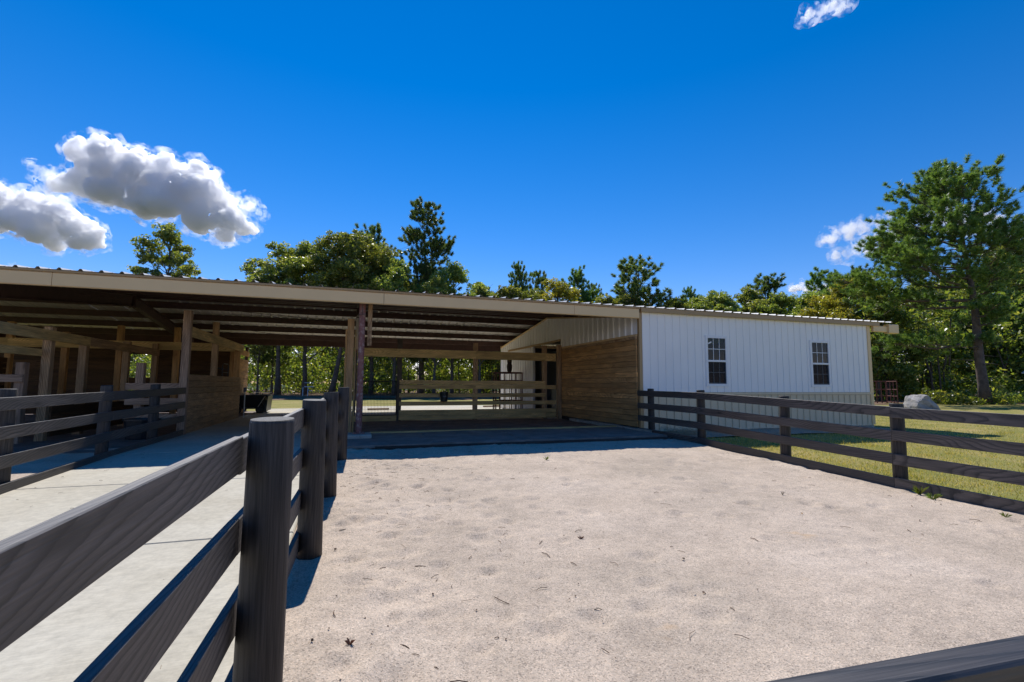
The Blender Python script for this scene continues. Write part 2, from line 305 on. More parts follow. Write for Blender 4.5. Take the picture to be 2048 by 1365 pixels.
def sand_mat():
    m, ns, ls, out = new_mat('coarse_sand')
    ge = N(ns, 'ShaderNodeNewGeometry'); P = ge.outputs['Position']
    def noise(s, d=4.0, r=.55):
        n = N(ns, 'ShaderNodeTexNoise', Scale=s, Detail=d, Roughness=r); ls.new(P, n.inputs['Vector']); return n.outputs['Fac']
    big = ramp(ns, [(.3, (.47, .39, .305)), (.5, (.535, .44, .345)), (.72, (.58, .485, .39))]); ls.new(noise(.55, 5), big.inputs[0])
    # grains
    v = N(ns, 'ShaderNodeTexVoronoi', Scale=165.0); ls.new(P, v.inputs['Vector'])
    sp = N(ns, 'ShaderNodeSeparateColor'); ls.new(v.outputs['Color'], sp.inputs[0])
    gr = ramp(ns, [(0, (.2, .19, .19)), (.14, (.55, .52, .5)), (.3, (.95, .92, .9)), (.6, (1.02, 1.0, .98)), (.86, (1.2, 1.08, .97)), (1, (1.6, 1.58, 1.55))]); ls.new(sp.outputs[0], gr.inputs[0])
    c = mixc(ns, ls, big.outputs[0], gr.outputs[0], .6, 'MULTIPLY')
    mid = ramp(ns, [(.35, g(.80)), (.6, g(1.06))]); ls.new(noise(9, 6, .7), mid.inputs[0]); c = mixc(ns, ls, c, mid.outputs[0], .6, 'MULTIPLY')
    f2 = ramp(ns, [(.33, g(.72)), (.55, g(1.06))]); ls.new(noise(45, 4, .7), f2.inputs[0]); c = mixc(ns, ls, c, f2.outputs[0], .4, 'MULTIPLY')
    pt = ramp(ns, [(.38, g(.86)), (.5, g(1)), (.64, g(1.08))]); ls.new(noise(1.7, 7, .62), pt.inputs[0]); c = mixc(ns, ls, c, pt.outputs[0], .8, 'MULTIPLY')
    # dark organic crumbs
    lm = ramp(ns, [(.60, g(0)), (.66, g(1))]); ls.new(noise(24, 5, .65), lm.inputs[0])
    rg = ramp(ns, [(.50, g(0)), (.66, g(1))]); ls.new(noise(1.1, 4), rg.inputs[0])
    lf = N(ns, 'ShaderNodeMath', operation='MULTIPLY'); ls.new(lm.outputs[0], lf.inputs[0]); ls.new(rg.outputs[0], lf.inputs[1])
    lf2 = N(ns, 'ShaderNodeMath', operation='MULTIPLY'); ls.new(lf.outputs[0], lf2.inputs[0]); lf2.inputs[1].default_value = .6
    c = mixc(ns, ls, c, (.13, .105, .08), lf2.outputs[0])
    rs = ramp(ns, [(.70, g(0)), (.76, g(1))]); ls.new(noise(1.9, 3), rs.inputs[0])
    rf = N(ns, 'ShaderNodeMath', operation='MULTIPLY'); ls.new(rs.outputs[0], rf.inputs[0]); rf.inputs[1].default_value = .4
    c = mixc(ns, ls, c, (.50, .30, .13), rf.outputs[0])
    p = N(ns, 'ShaderNodeBsdfPrincipled', Roughness=.92); p.inputs['Specular IOR Level'].default_value = .25; ls.new(c, p.inputs['Base Color'])
    ad = N(ns, 'ShaderNodeMath', operation='ADD'); ls.new(v.outputs['Distance'], ad.inputs[0]); ls.new(noise(60, 4), ad.inputs[1])
    bp = N(ns, 'ShaderNodeBump', Strength=.4, Distance=.005); ls.new(ad.outputs[0], bp.inputs['Height'])
    b2 = N(ns, 'ShaderNodeBump', Strength=.4, Distance=.03); ls.new(noise(7, 5, .6), b2.inputs['Height']); ls.new(bp.outputs[0], b2.inputs['Normal']); ls.new(b2.outputs[0], p.inputs['Normal'])
    ls.new(p.outputs[0], out.inputs[0]); return m
SAND = sand_mat()
def concrete_mat():
    m, ns, ls, out = new_mat('broomed_concrete')
    ge = N(ns, 'ShaderNodeNewGeometry'); P = ge.outputs['Position']; oi = N(ns, 'ShaderNodeObjectInfo')
    n1 = N(ns, 'ShaderNodeTexNoise', Scale=.8, Detail=6.0, Roughness=.6); ls.new(P, n1.inputs['Vector'])
    r1 = ramp(ns, [(.28, (.46, .41, .31)), (.5, (.54, .49, .385)), (.72, (.60, .555, .45))]); ls.new(n1.outputs['Fac'], r1.inputs[0])
    mp = N(ns, 'ShaderNodeMapping'); mp.inputs['Scale'].default_value = (4, 120, 1); ls.new(P, mp.inputs[0])
    n2 = N(ns, 'ShaderNodeTexNoise', Scale=1.0, Detail=3.0); ls.new(mp.outputs[0], n2.inputs['Vector'])
    r2 = ramp(ns, [(.3, g(.88)), (.7, g(1.06))]); ls.new(n2.outputs['Fac'], r2.inputs[0])
    c = mixc(ns, ls, r1.outputs[0], r2.outputs[0], .8, 'MULTIPLY')
    n3 = N(ns, 'ShaderNodeTexNoise', Scale=14.0, Detail=6.0, Roughness=.75); ls.new(P, n3.inputs['Vector'])
    r3 = ramp(ns, [(.3, g(.72)), (.6, g(1.06))]); ls.new(n3.outputs['Fac'], r3.inputs[0]); c = mixc(ns, ls, c, r3.outputs[0], .7, 'MULTIPLY')
    v = N(ns, 'ShaderNodeTexVoronoi', Scale=5.0); ls.new(P, v.inputs['Vector'])
    rv = ramp(ns, [(.012, g(.35)), (.03, g(1))]); ls.new(v.outputs['Distance'], rv.inputs[0]); c = mixc(ns, ls, c, rv.outputs[0], .6, 'MULTIPLY')
    hv = N(ns, 'ShaderNodeHueSaturation'); vr = N(ns, 'ShaderNodeMapRange'); vr.inputs['To Min'].default_value = .95; vr.inputs['To Max'].default_value = 1.05
    ls.new(oi.outputs['Random'], vr.inputs['Value']); ls.new(c, hv.inputs['Color']); ls.new(vr.outputs[0], hv.inputs['Value'])
    p = N(ns, 'ShaderNodeBsdfPrincipled', Roughness=.85); p.inputs['Specular IOR Level'].default_value = .3; ls.new(hv.outputs[0], p.inputs['Base Color'])
    bp = N(ns, 'ShaderNodeBump', Strength=.25, Distance=.004); ls.new(n2.outputs['Fac'], bp.inputs['Height']); ls.new(bp.outputs[0], p.inputs['Normal'])
    ls.new(p.outputs[0], out.inputs[0]); return m
CONCRETE = concrete_mat()
def ground_mat(name, cols, s1, s2, bump=.6):
    m, ns, ls, out = new_mat(name)
    ge = N(ns, 'ShaderNodeNewGeometry'); P = ge.outputs['Position']
    n1 = N(ns, 'ShaderNodeTexNoise', Scale=s1, Detail=6.0, Roughness=.65); ls.new(P, n1.inputs['Vector'])
    r1 = ramp(ns, [(.3 + .4 * i / (len(cols) - 1), c) for i, c in enumerate(cols)]); ls.new(n1.outputs['Fac'], r1.inputs[0])
    n2 = N(ns, 'ShaderNodeTexNoise', Scale=s2, Detail=5.0, Roughness=.75); ls.new(P, n2.inputs['Vector'])
    r2 = ramp(ns, [(.28, g(.45)), (.5, g(.95)), (.75, g(1.45))]); ls.new(n2.outputs['Fac'], r2.inputs[0])
    c = mixc(ns, ls, r1.outputs[0], r2.outputs[0], .85, 'MULTIPLY')
    p = N(ns, 'ShaderNodeBsdfPrincipled', Roughness=.95); p.inputs['Specular IOR Level'].default_value = .1; ls.new(c, p.inputs['Base Color'])
    bp = N(ns, 'ShaderNodeBump', Strength=bump, Distance=.03); ls.new(n2.outputs['Fac'], bp.inputs['Height']); ls.new(bp.outputs[0], p.inputs['Normal'])
    ls.new(p.outputs[0], out.inputs[0]); return m
def lawn_mat():
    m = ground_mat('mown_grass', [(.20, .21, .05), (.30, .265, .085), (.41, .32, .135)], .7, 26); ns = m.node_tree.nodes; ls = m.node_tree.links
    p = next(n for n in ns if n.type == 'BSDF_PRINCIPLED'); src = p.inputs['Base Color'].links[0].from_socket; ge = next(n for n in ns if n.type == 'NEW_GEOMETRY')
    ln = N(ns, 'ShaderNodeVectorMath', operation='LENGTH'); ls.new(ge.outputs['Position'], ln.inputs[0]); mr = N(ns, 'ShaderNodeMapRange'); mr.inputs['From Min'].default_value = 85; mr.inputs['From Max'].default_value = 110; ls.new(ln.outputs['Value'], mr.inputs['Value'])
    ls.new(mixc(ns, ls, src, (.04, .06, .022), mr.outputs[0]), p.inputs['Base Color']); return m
LAWN = lawn_mat()
LITTER = ground_mat('leaf_litter', [(.10, .065, .04), (.20, .13, .085), (.30, .21, .15)], 1.3, 9)
DIRT = ground_mat('sandy_dirt', [(.34, .27, .20), (.42, .34, .26), (.36, .22, .12)], .9, 30)

# ------------------------------------------------------------------ ground
def clamp(x, a=0., b=1.): return max(a, min(b, x))
def gz(x, y):
    return 0.03 - 0.145 * clamp((8.6 - y) / 5.2) - 0.012 * clamp(3.4 - y, 0, 6) - 0.03 * clamp(x / 6.6) * clamp((9 - y) / 4)
def pz(y): return gz(-1.5, y) + 0.05
def sheet(name, xs, ys, zf, mat, wobble=0.0, parent=None):
    nx, ny = len(xs), len(ys); v = []
    for y in ys:
        for x in xs:
            v.append((x, y, zf(x, y) + (rng.uniform(-wobble, wobble) if wobble else 0)))
    f = [(j * nx + i, j * nx + i + 1, (j + 1) * nx + i + 1, (j + 1) * nx + i) for j in range(ny - 1) for i in range(nx - 1)]
    return mesh_obj(name, np_mesh(name, v, f, True), mat, parent, Matrix.Identity(4))
def lin(a, b, n): return [a + (b - a) * i / (n - 1) for i in range(n)]
def lawn_z(x, y):
    z = gz(x, y) - 0.055
    if y > 11: z = -0.03
    z += 0.02 * math.sin(x * .31) * math.sin(y * .27 + 1) * clamp((abs(x - 3) + abs(y - 8) - 12) / 10)
    r = clamp((x - 24) / 16) * clamp((30 - abs(y - 20)) / 20)
    return z + .12 * r
xs = [-2600, -900, -300, -120] + lin(-70, 70, 120) + [120, 300, 900, 2600]
ys = [-900, -200, -60] + lin(-20, 90, 100) + [150, 400, 1200, 3000]
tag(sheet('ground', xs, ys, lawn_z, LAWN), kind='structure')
# the sand paddock in front of the right stall and the one on the left
def sand_z(x, y):
    z = gz(x, y)
    z += 0.010 * math.sin(x * 1.9 + .7 * y) * math.sin(y * 1.3 - x * .4) + .006 * math.sin(3.7 * x + 1) * math.sin(4.1 * y)
    if x < .5: z += (.012 + .075 * math.exp(-((y - 2.7) / .8) ** 2)) * clamp((.5 - x) / .6)
    return z + .012
def sheet_noise(name, xs, ys, amp):
    o = sheet(name, xs, ys, sand_z, SAND)
    me = o.data; n = len(me.vertices); co = np.empty(n * 3, np.float32); me.vertices.foreach_get('co', co); co = co.reshape(-1, 3)
    co[:, 2] += NP.normal(0, amp, n)
    # hoof and boot dimples
    for k in range(300):
        cx = NP.uniform(xs[0], xs[-1]); cyy = NP.uniform(2.2, ys[-1]); r = NP.uniform(.05, .1)
        if k < 150: cx = xs[0] + abs(NP.normal(0, .9)) + .35
        d2 = ((co[:, 0] - cx) ** 2 + ((co[:, 1] - cyy) * NP.uniform(.7, 1.3)) ** 2) / r ** 2
        co[:, 2] += NP.uniform(.010, .026) * (-np.exp(-d2) + .45 * np.exp(-((np.sqrt(d2) - 1.5) ** 2) * 3))
    me.vertices.foreach_set('co', co.ravel()); me.update(); return o
tag(sheet_noise('sand_paddock', lin(-.42, 6.95, 190), lin(-2.5, 9.6, 300), .0016), kind='structure')
tag(sheet_noise('sand_paddock_left', lin(-14, -3.44, 90), lin(1, 10.35, 110), .002), kind='structure')
# concrete path, one slab at a time
path = tag(empty('path', (-1.9, 8, 0)), kind='structure')
joints = [-3.5, -1.2, 1.75, 4.53, 6.85, 9.3, 11.8, 14.3, 16.8, 19.3, 21.8, 24.0]
for a, b in zip(joints[:-1], joints[1:]):
    x0, x1 = -3.5, -.34 if b < 11 else -.1
    if b >= 11: x0 = -3.5
    e = .006; c_ = .012
    z0, z1 = pz(a), pz(b)
    def xl(y): return 0.0
    v = []
    if b < 11: x1 = -.405
    for (ins, dz) in ((0, -.16), (0, -c_), (c_, 0)):
        for (x, y, z, sx, sy) in ((x0, a + e, z0, 1, 1), (x1 + min(0, xl(a)), a + e, z0, -1, 1), (x1 + min(0, xl(b)), b - e, z1, -1, -1), (x0, b - e, z1, 1, -1)):
            v.append((x + sx * ins, y + sy * ins, z + dz))
    f = [(0, 1, 5, 4), (1, 2, 6, 5), (2, 3, 7, 6), (3, 0, 4, 7), (4, 5, 9, 8), (5, 6, 10, 9), (6, 7, 11, 10), (7, 4, 8, 11), (8, 9, 10, 11)]
    mesh_obj('slab', poly_mesh('slab', v, f), CONCRETE, path, Matrix.Identity(4))
# paved apron behind the barn, floor of the covered area
MB().box((-14, 9.9, -.2), (-3.51, 22.4, .055)).build('stall_floor', DIRTMAT).__setitem__('kind', 'structure')
MB().box((-.09, 9.5, -.2), (6.9, 15.42, .045)).build('stall_base', DIRTMAT).__setitem__('kind', 'structure')
MB().box((6.96, 10.82, -.2), (14.9, 22.29, .05)).build('room_floor', DARKIN).__setitem__('kind', 'structure')  # floor colour darkened to keep the room dim
MB().box((-.09, 15.43, -.2), (6.955, 22.4, .066)).build('barn_slab', CONCRETE).__setitem__('kind', 'structure')
MB().box((-.08, 22.41, -.2), (12, 26.4, .045)).build('rear_pavement', CONCRETE).__setitem__('kind', 'structure')
sheet('dirt_strip', lin(7.0, 14.6, 20), lin(9.45, 10.55, 6), lambda x, y: .0 + .03 * clamp((y - 9.4) / 1.1) + .01 * math.sin(3 * x), DIRT).__setitem__('kind', 'structure')
# forest floor, a litter sheet with an uneven edge
fv = []; ff = []; K = 70
for i in range(K):
    t = i / (K - 1); x = -75 + 165 * t
    if x < 22: y0 = 40 + 1.5 * math.sin(x * .5) + 1.2 * math.sin(x * 1.3)
    else: y0 = 40 - clamp((x - 22) / 9) * 17 + 1.2 * math.sin(x * 1.1)
    if x > 38: y0 -= clamp((x - 38) / 10) * 12
    for q in (0, 1, 4, 12, 60): fv.append((x, y0 + q, lawn_z(x, y0 + q) + .02 + .03 * min(q, 1)))
for i in range(K - 1):
    for j in range(4): ff.append((i * 5 + j, i * 5 + 5 + j, i * 5 + 6 + j, i * 5 + 1 + j))
mesh_obj('forest_floor', np_mesh('forest_floor', fv, ff, True), LITTER, None, Matrix.Identity(4)).__setitem__('kind', 'structure')
def facing_blades(n, xs, ys, hmin, hmax, w, name, mat, lean=.5, hk=1.0):
    x = xs; y = ys; a = NP.uniform(0, 6.283, n); h = NP.uniform(hmin, hmax, n) * hk; ln = NP.uniform(0, lean, n) * h; b = NP.uniform(0, 6.283, n)
    z = np.array([lawn_z(p, q) for p, q in zip(x, y)]) - .004
    ww = w * NP.uniform(.7, 1.3, n)
    v = np.empty((n, 3, 3)); v[:, 0] = np.stack([x - np.cos(a) * ww, y - np.sin(a) * ww, z], 1); v[:, 1] = np.stack([x + np.cos(a) * ww, y + np.sin(a) * ww, z], 1)
    v[:, 2] = np.stack([x + np.cos(b) * ln, y + np.sin(b) * ln, z + h], 1)
    return np_mesh(name, v.reshape(-1, 3), np.arange(n * 3).reshape(n, 3))
n = 150000
u = NP.random(n); gx = 6.85 + 22 * u ** 1.7; gy = NP.uniform(-1, 1, n); gy = np.where(gx < 15.2, -2 + (NP.random(n)) * 11.5, -3 + NP.random(n) * 24)
keep = (gx * .949 - gy * .316 < (gx * .314 + gy * .945) * 1.12 + .3) & ((gx * .314 + gy * .945) > 1.5)
pat = np.sin(gx * 2.1 + np.sin(gy * 1.7)) * np.sin(gy * 2.3 + gx * .6) + NP.normal(0, .5, n)
keep &= pat > -.75
gx, gy = gx[keep], gy[keep]
ht = np.full(len(gx), 1.0)
ex = NP.uniform(6.80, 7.05, 3500); ey = NP.uniform(1.5, 8.6, 3500); kk = np.sin(ey * 3.1) + np.sin(ey * 7.7 + 1) + NP.normal(0, .5, 3500) > .3
tx = NP.uniform(8, 24, 60); ty = NP.uniform(2, 9, 60); tx = np.repeat(tx, 40) + NP.normal(0, .07, 2400); ty = np.repeat(ty, 40) + NP.normal(0, .07, 2400)
gx = np.concatenate([gx, ex[kk], tx]); gy = np.concatenate([gy, ey[kk], ty]); ht = np.concatenate([ht, np.full(kk.sum(), 2.0), np.full(2400, 1.9)])
me = facing_blades(len(gx), gx, gy, .02, .055, .0045, 'lawn_grass', GRASSB, .9, ht)
tag(mesh_obj('lawn_grass', me, GRASSB), 'short dry mown grass on the lawn beyond the right fence', 'grass', kind='stuff')

# ------------------------------------------------------------------ fences
def post_round(name, x, y, z0, z1, r, parent, seed, mat=POSTW):
    H = z1 - z0
    v, f = lathe([(r * 1.03, 0), (r * 1.0, H * .3), (r * .98, H * .7), (r * .96, H - .012), (r * .92, H)], 20, .012, seed)
    # slightly slanted saw cut
    s = random.Random(seed); ax, ay = s.uniform(-.05, .05), s.uniform(-.05, .05)
    v = [(a, b, c + (a * ax + b * ay) * (c / H)) for a, b, c in v]
    # local X of the grain runs up the post
    v = [(c, b, -a) for a, b, c in v]
    me = poly_mesh('post', v, f)
    for p in me.polygons: p.use_smooth = len(p.vertices) == 4
    M = Matrix.Translation((x, y, z0)) @ Matrix.Rotation(s.uniform(-.012, .012), 4, 'X') @ Matrix.Rotation(s.uniform(-.012, .012), 4, 'Y') @ Matrix.Rotation(s.uniform(0, 6.28), 4, 'Z') @ Matrix.Rotation(R(-90), 4, 'Y')
    return mesh_obj(name, me, mat, parent, M)
BW, BT, PITCH = .135, .032, .303
def fence(label, posts, boards, off, tops, r=.085, boff=None, base=None):
    """posts: list of (x,y); boards run through board nodes; off: (dx,dy) from post centre to board centre line"""
    t = empty('board_fence', (posts[0][0], posts[0][1], 0)); tag(t, label, 'fence', 'black board fences')
    for i, ((x, y), zt) in enumerate(zip(posts, tops)): post_round('post', x, y, gz(x, y) - .15, zt, r * rng.uniform(.95, 1.05), t, i * 7 + int(x * 10) + 50)
    for (a, b) in boards:
        for k in range(4):
            za = (base(*a) if base else gz(*a) + .035) + k * PITCH + BW / 2; zb = (base(*b) if base else gz(*b) + .035) + k * PITCH + BW / 2
            j = lambda s: rng.uniform(-s, s)
            dx, dy = b[0] - a[0], b[1] - a[1]; L = math.hypot(dx, dy); gx_, gy_ = dx / L * .002, dy / L * .002
            bar('board', (a[0] + off[0] + gx_ + j(.002), a[1] + off[1] + gy_, za + j(.005)), (b[0] + off[0] - gx_ + j(.002), b[1] + off[1] - gy_, zb + j(.005)), BW, BT, BLACKW, t, ch=.003)
    return t
# middle fence between path and sand: posts on the sand side, boards on the path side
mp_ = [(-.36, .0), (-.29, 2.1), (-.245, 4.02), (-.185, 5.82), (-.10, 7.95)]
mx = lambda y: -.29 + .034 * (y - 2.1)
mid_nodes = [(mx(y), y) for y in (-1.6, 2.1, 5.82, 7.98)]
fence('black board fence running along the concrete path in the foreground', mp_, list(zip(mid_nodes[:-1], mid_nodes[1:])), (-.104, 0),
      [1.03, 1.062, 1.077, 1.105, 1.146], .087, base=lambda x, y: {True: -.05 + .012 * (y - 2.1)}[True])
# left fence on the far side of the path
lp = [(-3.56, 2.6), (-3.55, 4.7), (-3.545, 6.8), (-3.545, 9.05), (-3.55, 11.05)]
ln_ = [(-3.55, .6), (-3.55, 4.7), (-3.545, 9.05), (-3.50, 12.35)]
fence('black board fence left of the path joining the plank stall wall', lp, list(zip(ln_[:-1], ln_[1:])), (.10, 0), [1.06, 1.09, 1.125, 1.155, 1.17], .085,
      base=lambda x, y: .02 + .012 * (y - 9))
# right fence
rp = [(6.87, 10.05), (6.86, 8.3), (6.85, 6.28), (6.85, 4.52), (6.85, 2.5), (6.85, .5)]
rn = [(6.84, 10.42), (6.86, 8.3), (6.85, 4.52), (6.85, .5)]
rb_ = lambda x, y: gz(x, y) + .005
fence('black board fence with grass behind it right of the sand paddock', rp, list(zip(rn[:-1], rn[1:])), (-.10, 0), [rb_(x, y) + 1.085 for x, y in rp], .082, base=rb_)
# near fence under the lens
fy = lambda x: .252 - .0625 * x
fp = [(2.6, fy(2.6)), (4.9, fy(4.9))]
fence('near black fence rail cutting across the bottom right corner', fp, [((-.1, fy(-.1)), (2.6, fy(2.6))), ((2.6, fy(2.6)), (4.9, fy(4.9))), ((4.9, fy(4.9)), (6.7, fy(6.7)))], (0, .06), [.97, .95], .08,
      base=lambda x, y: -.068)

# ------------------------------------------------------------------ barn
barn = tag(empty('barn', (0, 16.5, 0)), 'long open barn with tan fascia, ribbed roof and white enclosed end', 'barn')
YE, YR, YB = 10.42, 16.5, 22.6
ZE, SL = 3.165, .12
def roof_z(y): return ZE + SL * (y - YE) if y <= YR else ZE + SL * (YR - YE) - SL * (y - YR)
def rib_profile(w, pitch, hh, minor=True):
    """ribbed sheet outline along X for one panel width"""
    pts = []; n = round(w / pitch)
    for i in range(n):
        x = i * pitch
        pts += [(x, 0), (x + pitch * .36, 0)]
        if minor: pts += [(x + pitch * .38, hh * .12), (x + pitch * .44, hh * .12), (x + pitch * .46, 0)]
        pts += [(x + pitch * .74, 0), (x + pitch * .82, hh), (x + pitch * .92, hh)]
    pts.append((w, 0)); return pts
def extrude(prof, dirv, upv, nrm, L, name):
    v = []; n = len(prof)
    for t in (0, L):
        for a, h in prof: v.append(Vector(dirv) * a + Vector(nrm) * h + Vector(upv) * t)
    return poly_mesh(name, v, [(i, i + 1, n + i + 1, n + i) for i in range(n - 1)])
roof = MB().box((-13.4, YR - .15, roof_z(YR) - .002), (16.15, YR + .15, roof_z(YR) + .045)).build('roof', ROOFM, barn)
PW = .915
Ls = math.hypot(YR - YE, SL * (YR - YE))
pf = extrude(rib_profile(PW, PW / 3, .036), (1, 0, 0), (0, (YR - YE) / Ls, SL * (YR - YE) / Ls), (0, 0, 1), Ls, 'roof_panel')
pb = extrude(rib_profile(PW, PW / 3, .036), (1, 0, 0), (0, (YB - YR) / Ls, -SL * (YB - YR) / Ls), (0, 0, 1), Ls, 'roof_panel')
X0 = -13.4
for i in range(32):
    x = X0 + i * PW
    mesh_obj('roof_panel', pf, ROOFM, roof, Matrix.Translation((x, YE + rng.uniform(-.012, .012), ZE + rng.uniform(0, .003))))
    mesh_obj('roof_panel', pb, ROOFM, roof, Matrix.Translation((x, YR, roof_z(YR) + rng.uniform(0, .003))))
XE = X0 + 32 * PW
# tan eave fascia in lengths, with a brown drip line over it
cuts = [-13.4, -10.1, -5.0, .62, 5.05, 6.84]
for a, b in zip(cuts[:-1], cuts[1:]):
    box('fascia', (a + .004, YE + .02, 2.872), (b - .004, YE + .10, 3.118), FASCIA, barn, ch=.02)
box('eave_trim', (-13.4, YE + .004, 3.119), (6.86, YE + .13, 3.158), TRIM, barn, ch=.003)
box('eave_trim', (6.90, YE + .02, 3.045), (15.35, YE + .10, 3.158), TRIM, barn, ch=.003)
box('fascia', (15.12, YE + .05, 2.87), (16.0, YE + .13, 3.06), FASCIA, barn, ch=.02)
box('eave_end_cap', (15.72, YE + .0, 2.84), (16.15, YE + .17, 3.12), FASCIA, barn, ch=.02)
box('fascia', (-13.4, YB - .14, 2.9), (16.1, YB - .06, 3.13), FASCIA, barn, ch=.02)
# purlins (C section) and eave struts
def cpurlin(y, drop=.0, depth=.2):
    z1 = roof_z(y) - .004 - drop; s = SL if y < YR else -SL
    pr = [(0, 0), (.064, s * .064), (.064, s * .064 - .018)] ; pr2 = [(.064, -depth + .018), (.064, -depth), (0, -depth)]
    v = []
    prof = pr + pr2
    for x in (-13.35, 7.3):
        for a, h in [(0, 0), (.064, s * .064), (.064, s * .064 - .003), (.004, -.004), (.004, -depth + .004), (.064, -depth + .003), (.064, -depth), (0, -depth)]:
            v.append((x, y + a, z1 + h))
    f = [(i, (i + 1) % 8, 8 + (i + 1) % 8, 8 + i) for i in range(8)] + [tuple(range(7, -1, -1)), tuple(range(8, 16))]
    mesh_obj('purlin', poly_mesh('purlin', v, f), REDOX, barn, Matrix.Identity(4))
for y in (10.56, 11.95, 13.4, 14.85, 16.2, 16.74, 17.75, 19.2, 20.65, 22.0): cpurlin(y)
box('eave_strut', (-13.35, 22.42, 2.79), (6.86, 22.47, 3.06), REDOX, barn)
# bolts-on frames: tapered rafters, columns
def rafter(x):
    mb = MB(); w = .075; topd = .205
    pts = [(10.62, .34), (YR, .30), (22.40, .34)]
    prof_t = [(y, roof_z(y) - topd) for y, d in pts]; prof_b = [(y, roof_z(y) - topd - d) for y, d in pts]
    for zo0, zo1, hw in ((0, .012, w), (.0121, None, .006)):
        pass
    def strip(top, bot, hw):
        v = []
        for (yt, zt), (yb, zb) in zip(top, bot):
            v += [(x - hw, yt, zt), (x + hw, yt, zt), (x + hw, yb, zb), (x - hw, yb, zb)]
        f = [(3, 2, 1, 0), (8, 9, 10, 11)]
        for i in range(2):
            o = 4 * i; f += [(o + a, o + (a + 1) % 4, o + 4 + (a + 1) % 4, o + 4 + a) for a in range(4)]
        mb.add(v, f)
    strip(prof_t, [(y, z - .014) for y, z in prof_t], w); strip([(y, z + .014) for y, z in prof_b], prof_b, w)
    strip([(y, z - .0145) for y, z in prof_t], [(y, z + .0145) for y, z in prof_b], .007)
    for yy in (YR - .02, YR + .02): mb.box((x - w, yy - .008, roof_z(YR) - .55), (x + w, yy + .008, roof_z(YR) - .22))
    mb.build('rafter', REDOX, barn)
for x in (-12.3, -6.0, .2): rafter(x)
def steel_col(x, y, z0, z1, mat, s=.06):
    mb = MB(); mb.tube([(x, y, z0), (x, y, z1)], s, 14); mb.box((x - .12, y - .12, z0 - .001), (x + .12, y + .12, z0 + .014)); mb.box((x - .1, y - .1, z1), (x + .1, y + .1, z1 + .012))
    for a in (-1, 1):
        for b in (-1, 1): mb.tube([(x + a * .09, y + b * .09, z0 + .012), (x + a * .09, y + b * .09, z0 + .035)], .012, 6)
    return mb.build('column', mat, barn)
steel_col(.2, 10.72, .17, 2.95, REDCOL, .066)
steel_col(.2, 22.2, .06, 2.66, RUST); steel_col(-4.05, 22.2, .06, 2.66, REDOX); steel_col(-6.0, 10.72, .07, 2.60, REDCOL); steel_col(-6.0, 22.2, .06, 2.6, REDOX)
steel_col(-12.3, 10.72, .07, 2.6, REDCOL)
box('footing', (-.07, 10.36, -.1), (.45, 10.98, .169), CONC, barn, ch=.02)
bar('hanging_board', (.365, 10.86, 2.02), (.365, 10.86, 2.95), .09, .04, PLANK2, barn, up=(1, 0, 0))
# thin bracing rods and hanging wires under the roof
for (a, b) in [((-5.9, 13.4, 3.2), (.1, 17.8, 3.35)), ((-5.9, 18.4, 3.3), (.1, 21.9, 2.9)), ((.3, 13.4, 3.2), (6.6, 17.8, 3.35)), ((.3, 21.6, 2.9), (6.6, 18.4, 3.3))]:
    m_ = MB(); m_.tube([a, ((a[0] + b[0]) / 2, (a[1] + b[1]) / 2, (a[2] + b[2]) / 2 - .03), b], .008, 5); m_.build('brace_rod', REDOX, barn)
# --- enclosed white end
XL, XR, YW = 6.9, 15.02, 10.55
def wall_sheet(name, x0, x1, z0, z1, y, mat, parent, nrm=-1, holes=()):
    """ribbed vertical panels of ~0.9 m, cut round windows"""
    pitch = PW / 4; x = x0
    while x < x1 - .01:
        xe = min(x + PW, x1); k = max(1, round((xe - x) / pitch)); p = (xe - x) / k
        prof = []
        for i in range(k):
            q = x + i * p
            prof += [(q, 0), (q + p * .06, 0), (q + p * .07, -.02), (q + p * .12, -.02), (q + p * .13, 0)]
        prof.append((xe, 0))
        spans = []
        xs_ = sorted(set([a for a, _ in prof] + [h for hh in holes for h in hh[:2] if x < h < xe]))
        dep = dict(prof); last = 0; v = []; f = []
        for xx in xs_:
            if xx not in dep: dep[xx] = 0
        for a, b in zip(xs_[:-1], xs_[1:]):
            cuts_ = [(z0, z1)]
            for (h0, h1, hz0, hz1) in holes:
                if a >= h0 - 1e-6 and b <= h1 + 1e-6: cuts_ = [(z0, hz0), (hz1, z1)]
            for c0, c1 in cuts_:
                o = len(v); v += [(a, y - nrm * dep[a], c0), (b, y - nrm * dep[b], c0), (b, y - nrm * dep[b], c1), (a, y - nrm * dep[a], c1)]; f.append((o, o + 1, o + 2, o + 3))
        mesh_obj('wall_panel', poly_mesh('wall_panel', v, f), mat, parent, Matrix.Identity(4)); x = xe
wins = [(8.97, 9.63, 1.20, 2.51), (12.63, 13.37, 1.20, 2.51)]
wins = [(8.93, 9.60, 1.20, 2.51), (12.60, 13.31, 1.195, 2.505)]
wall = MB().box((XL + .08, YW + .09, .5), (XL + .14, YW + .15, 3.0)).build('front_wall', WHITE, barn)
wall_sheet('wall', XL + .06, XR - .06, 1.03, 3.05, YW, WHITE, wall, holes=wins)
wall_sheet('wall', XL + .06, XR - .06, .07, .95, YW, WAINS, wall)
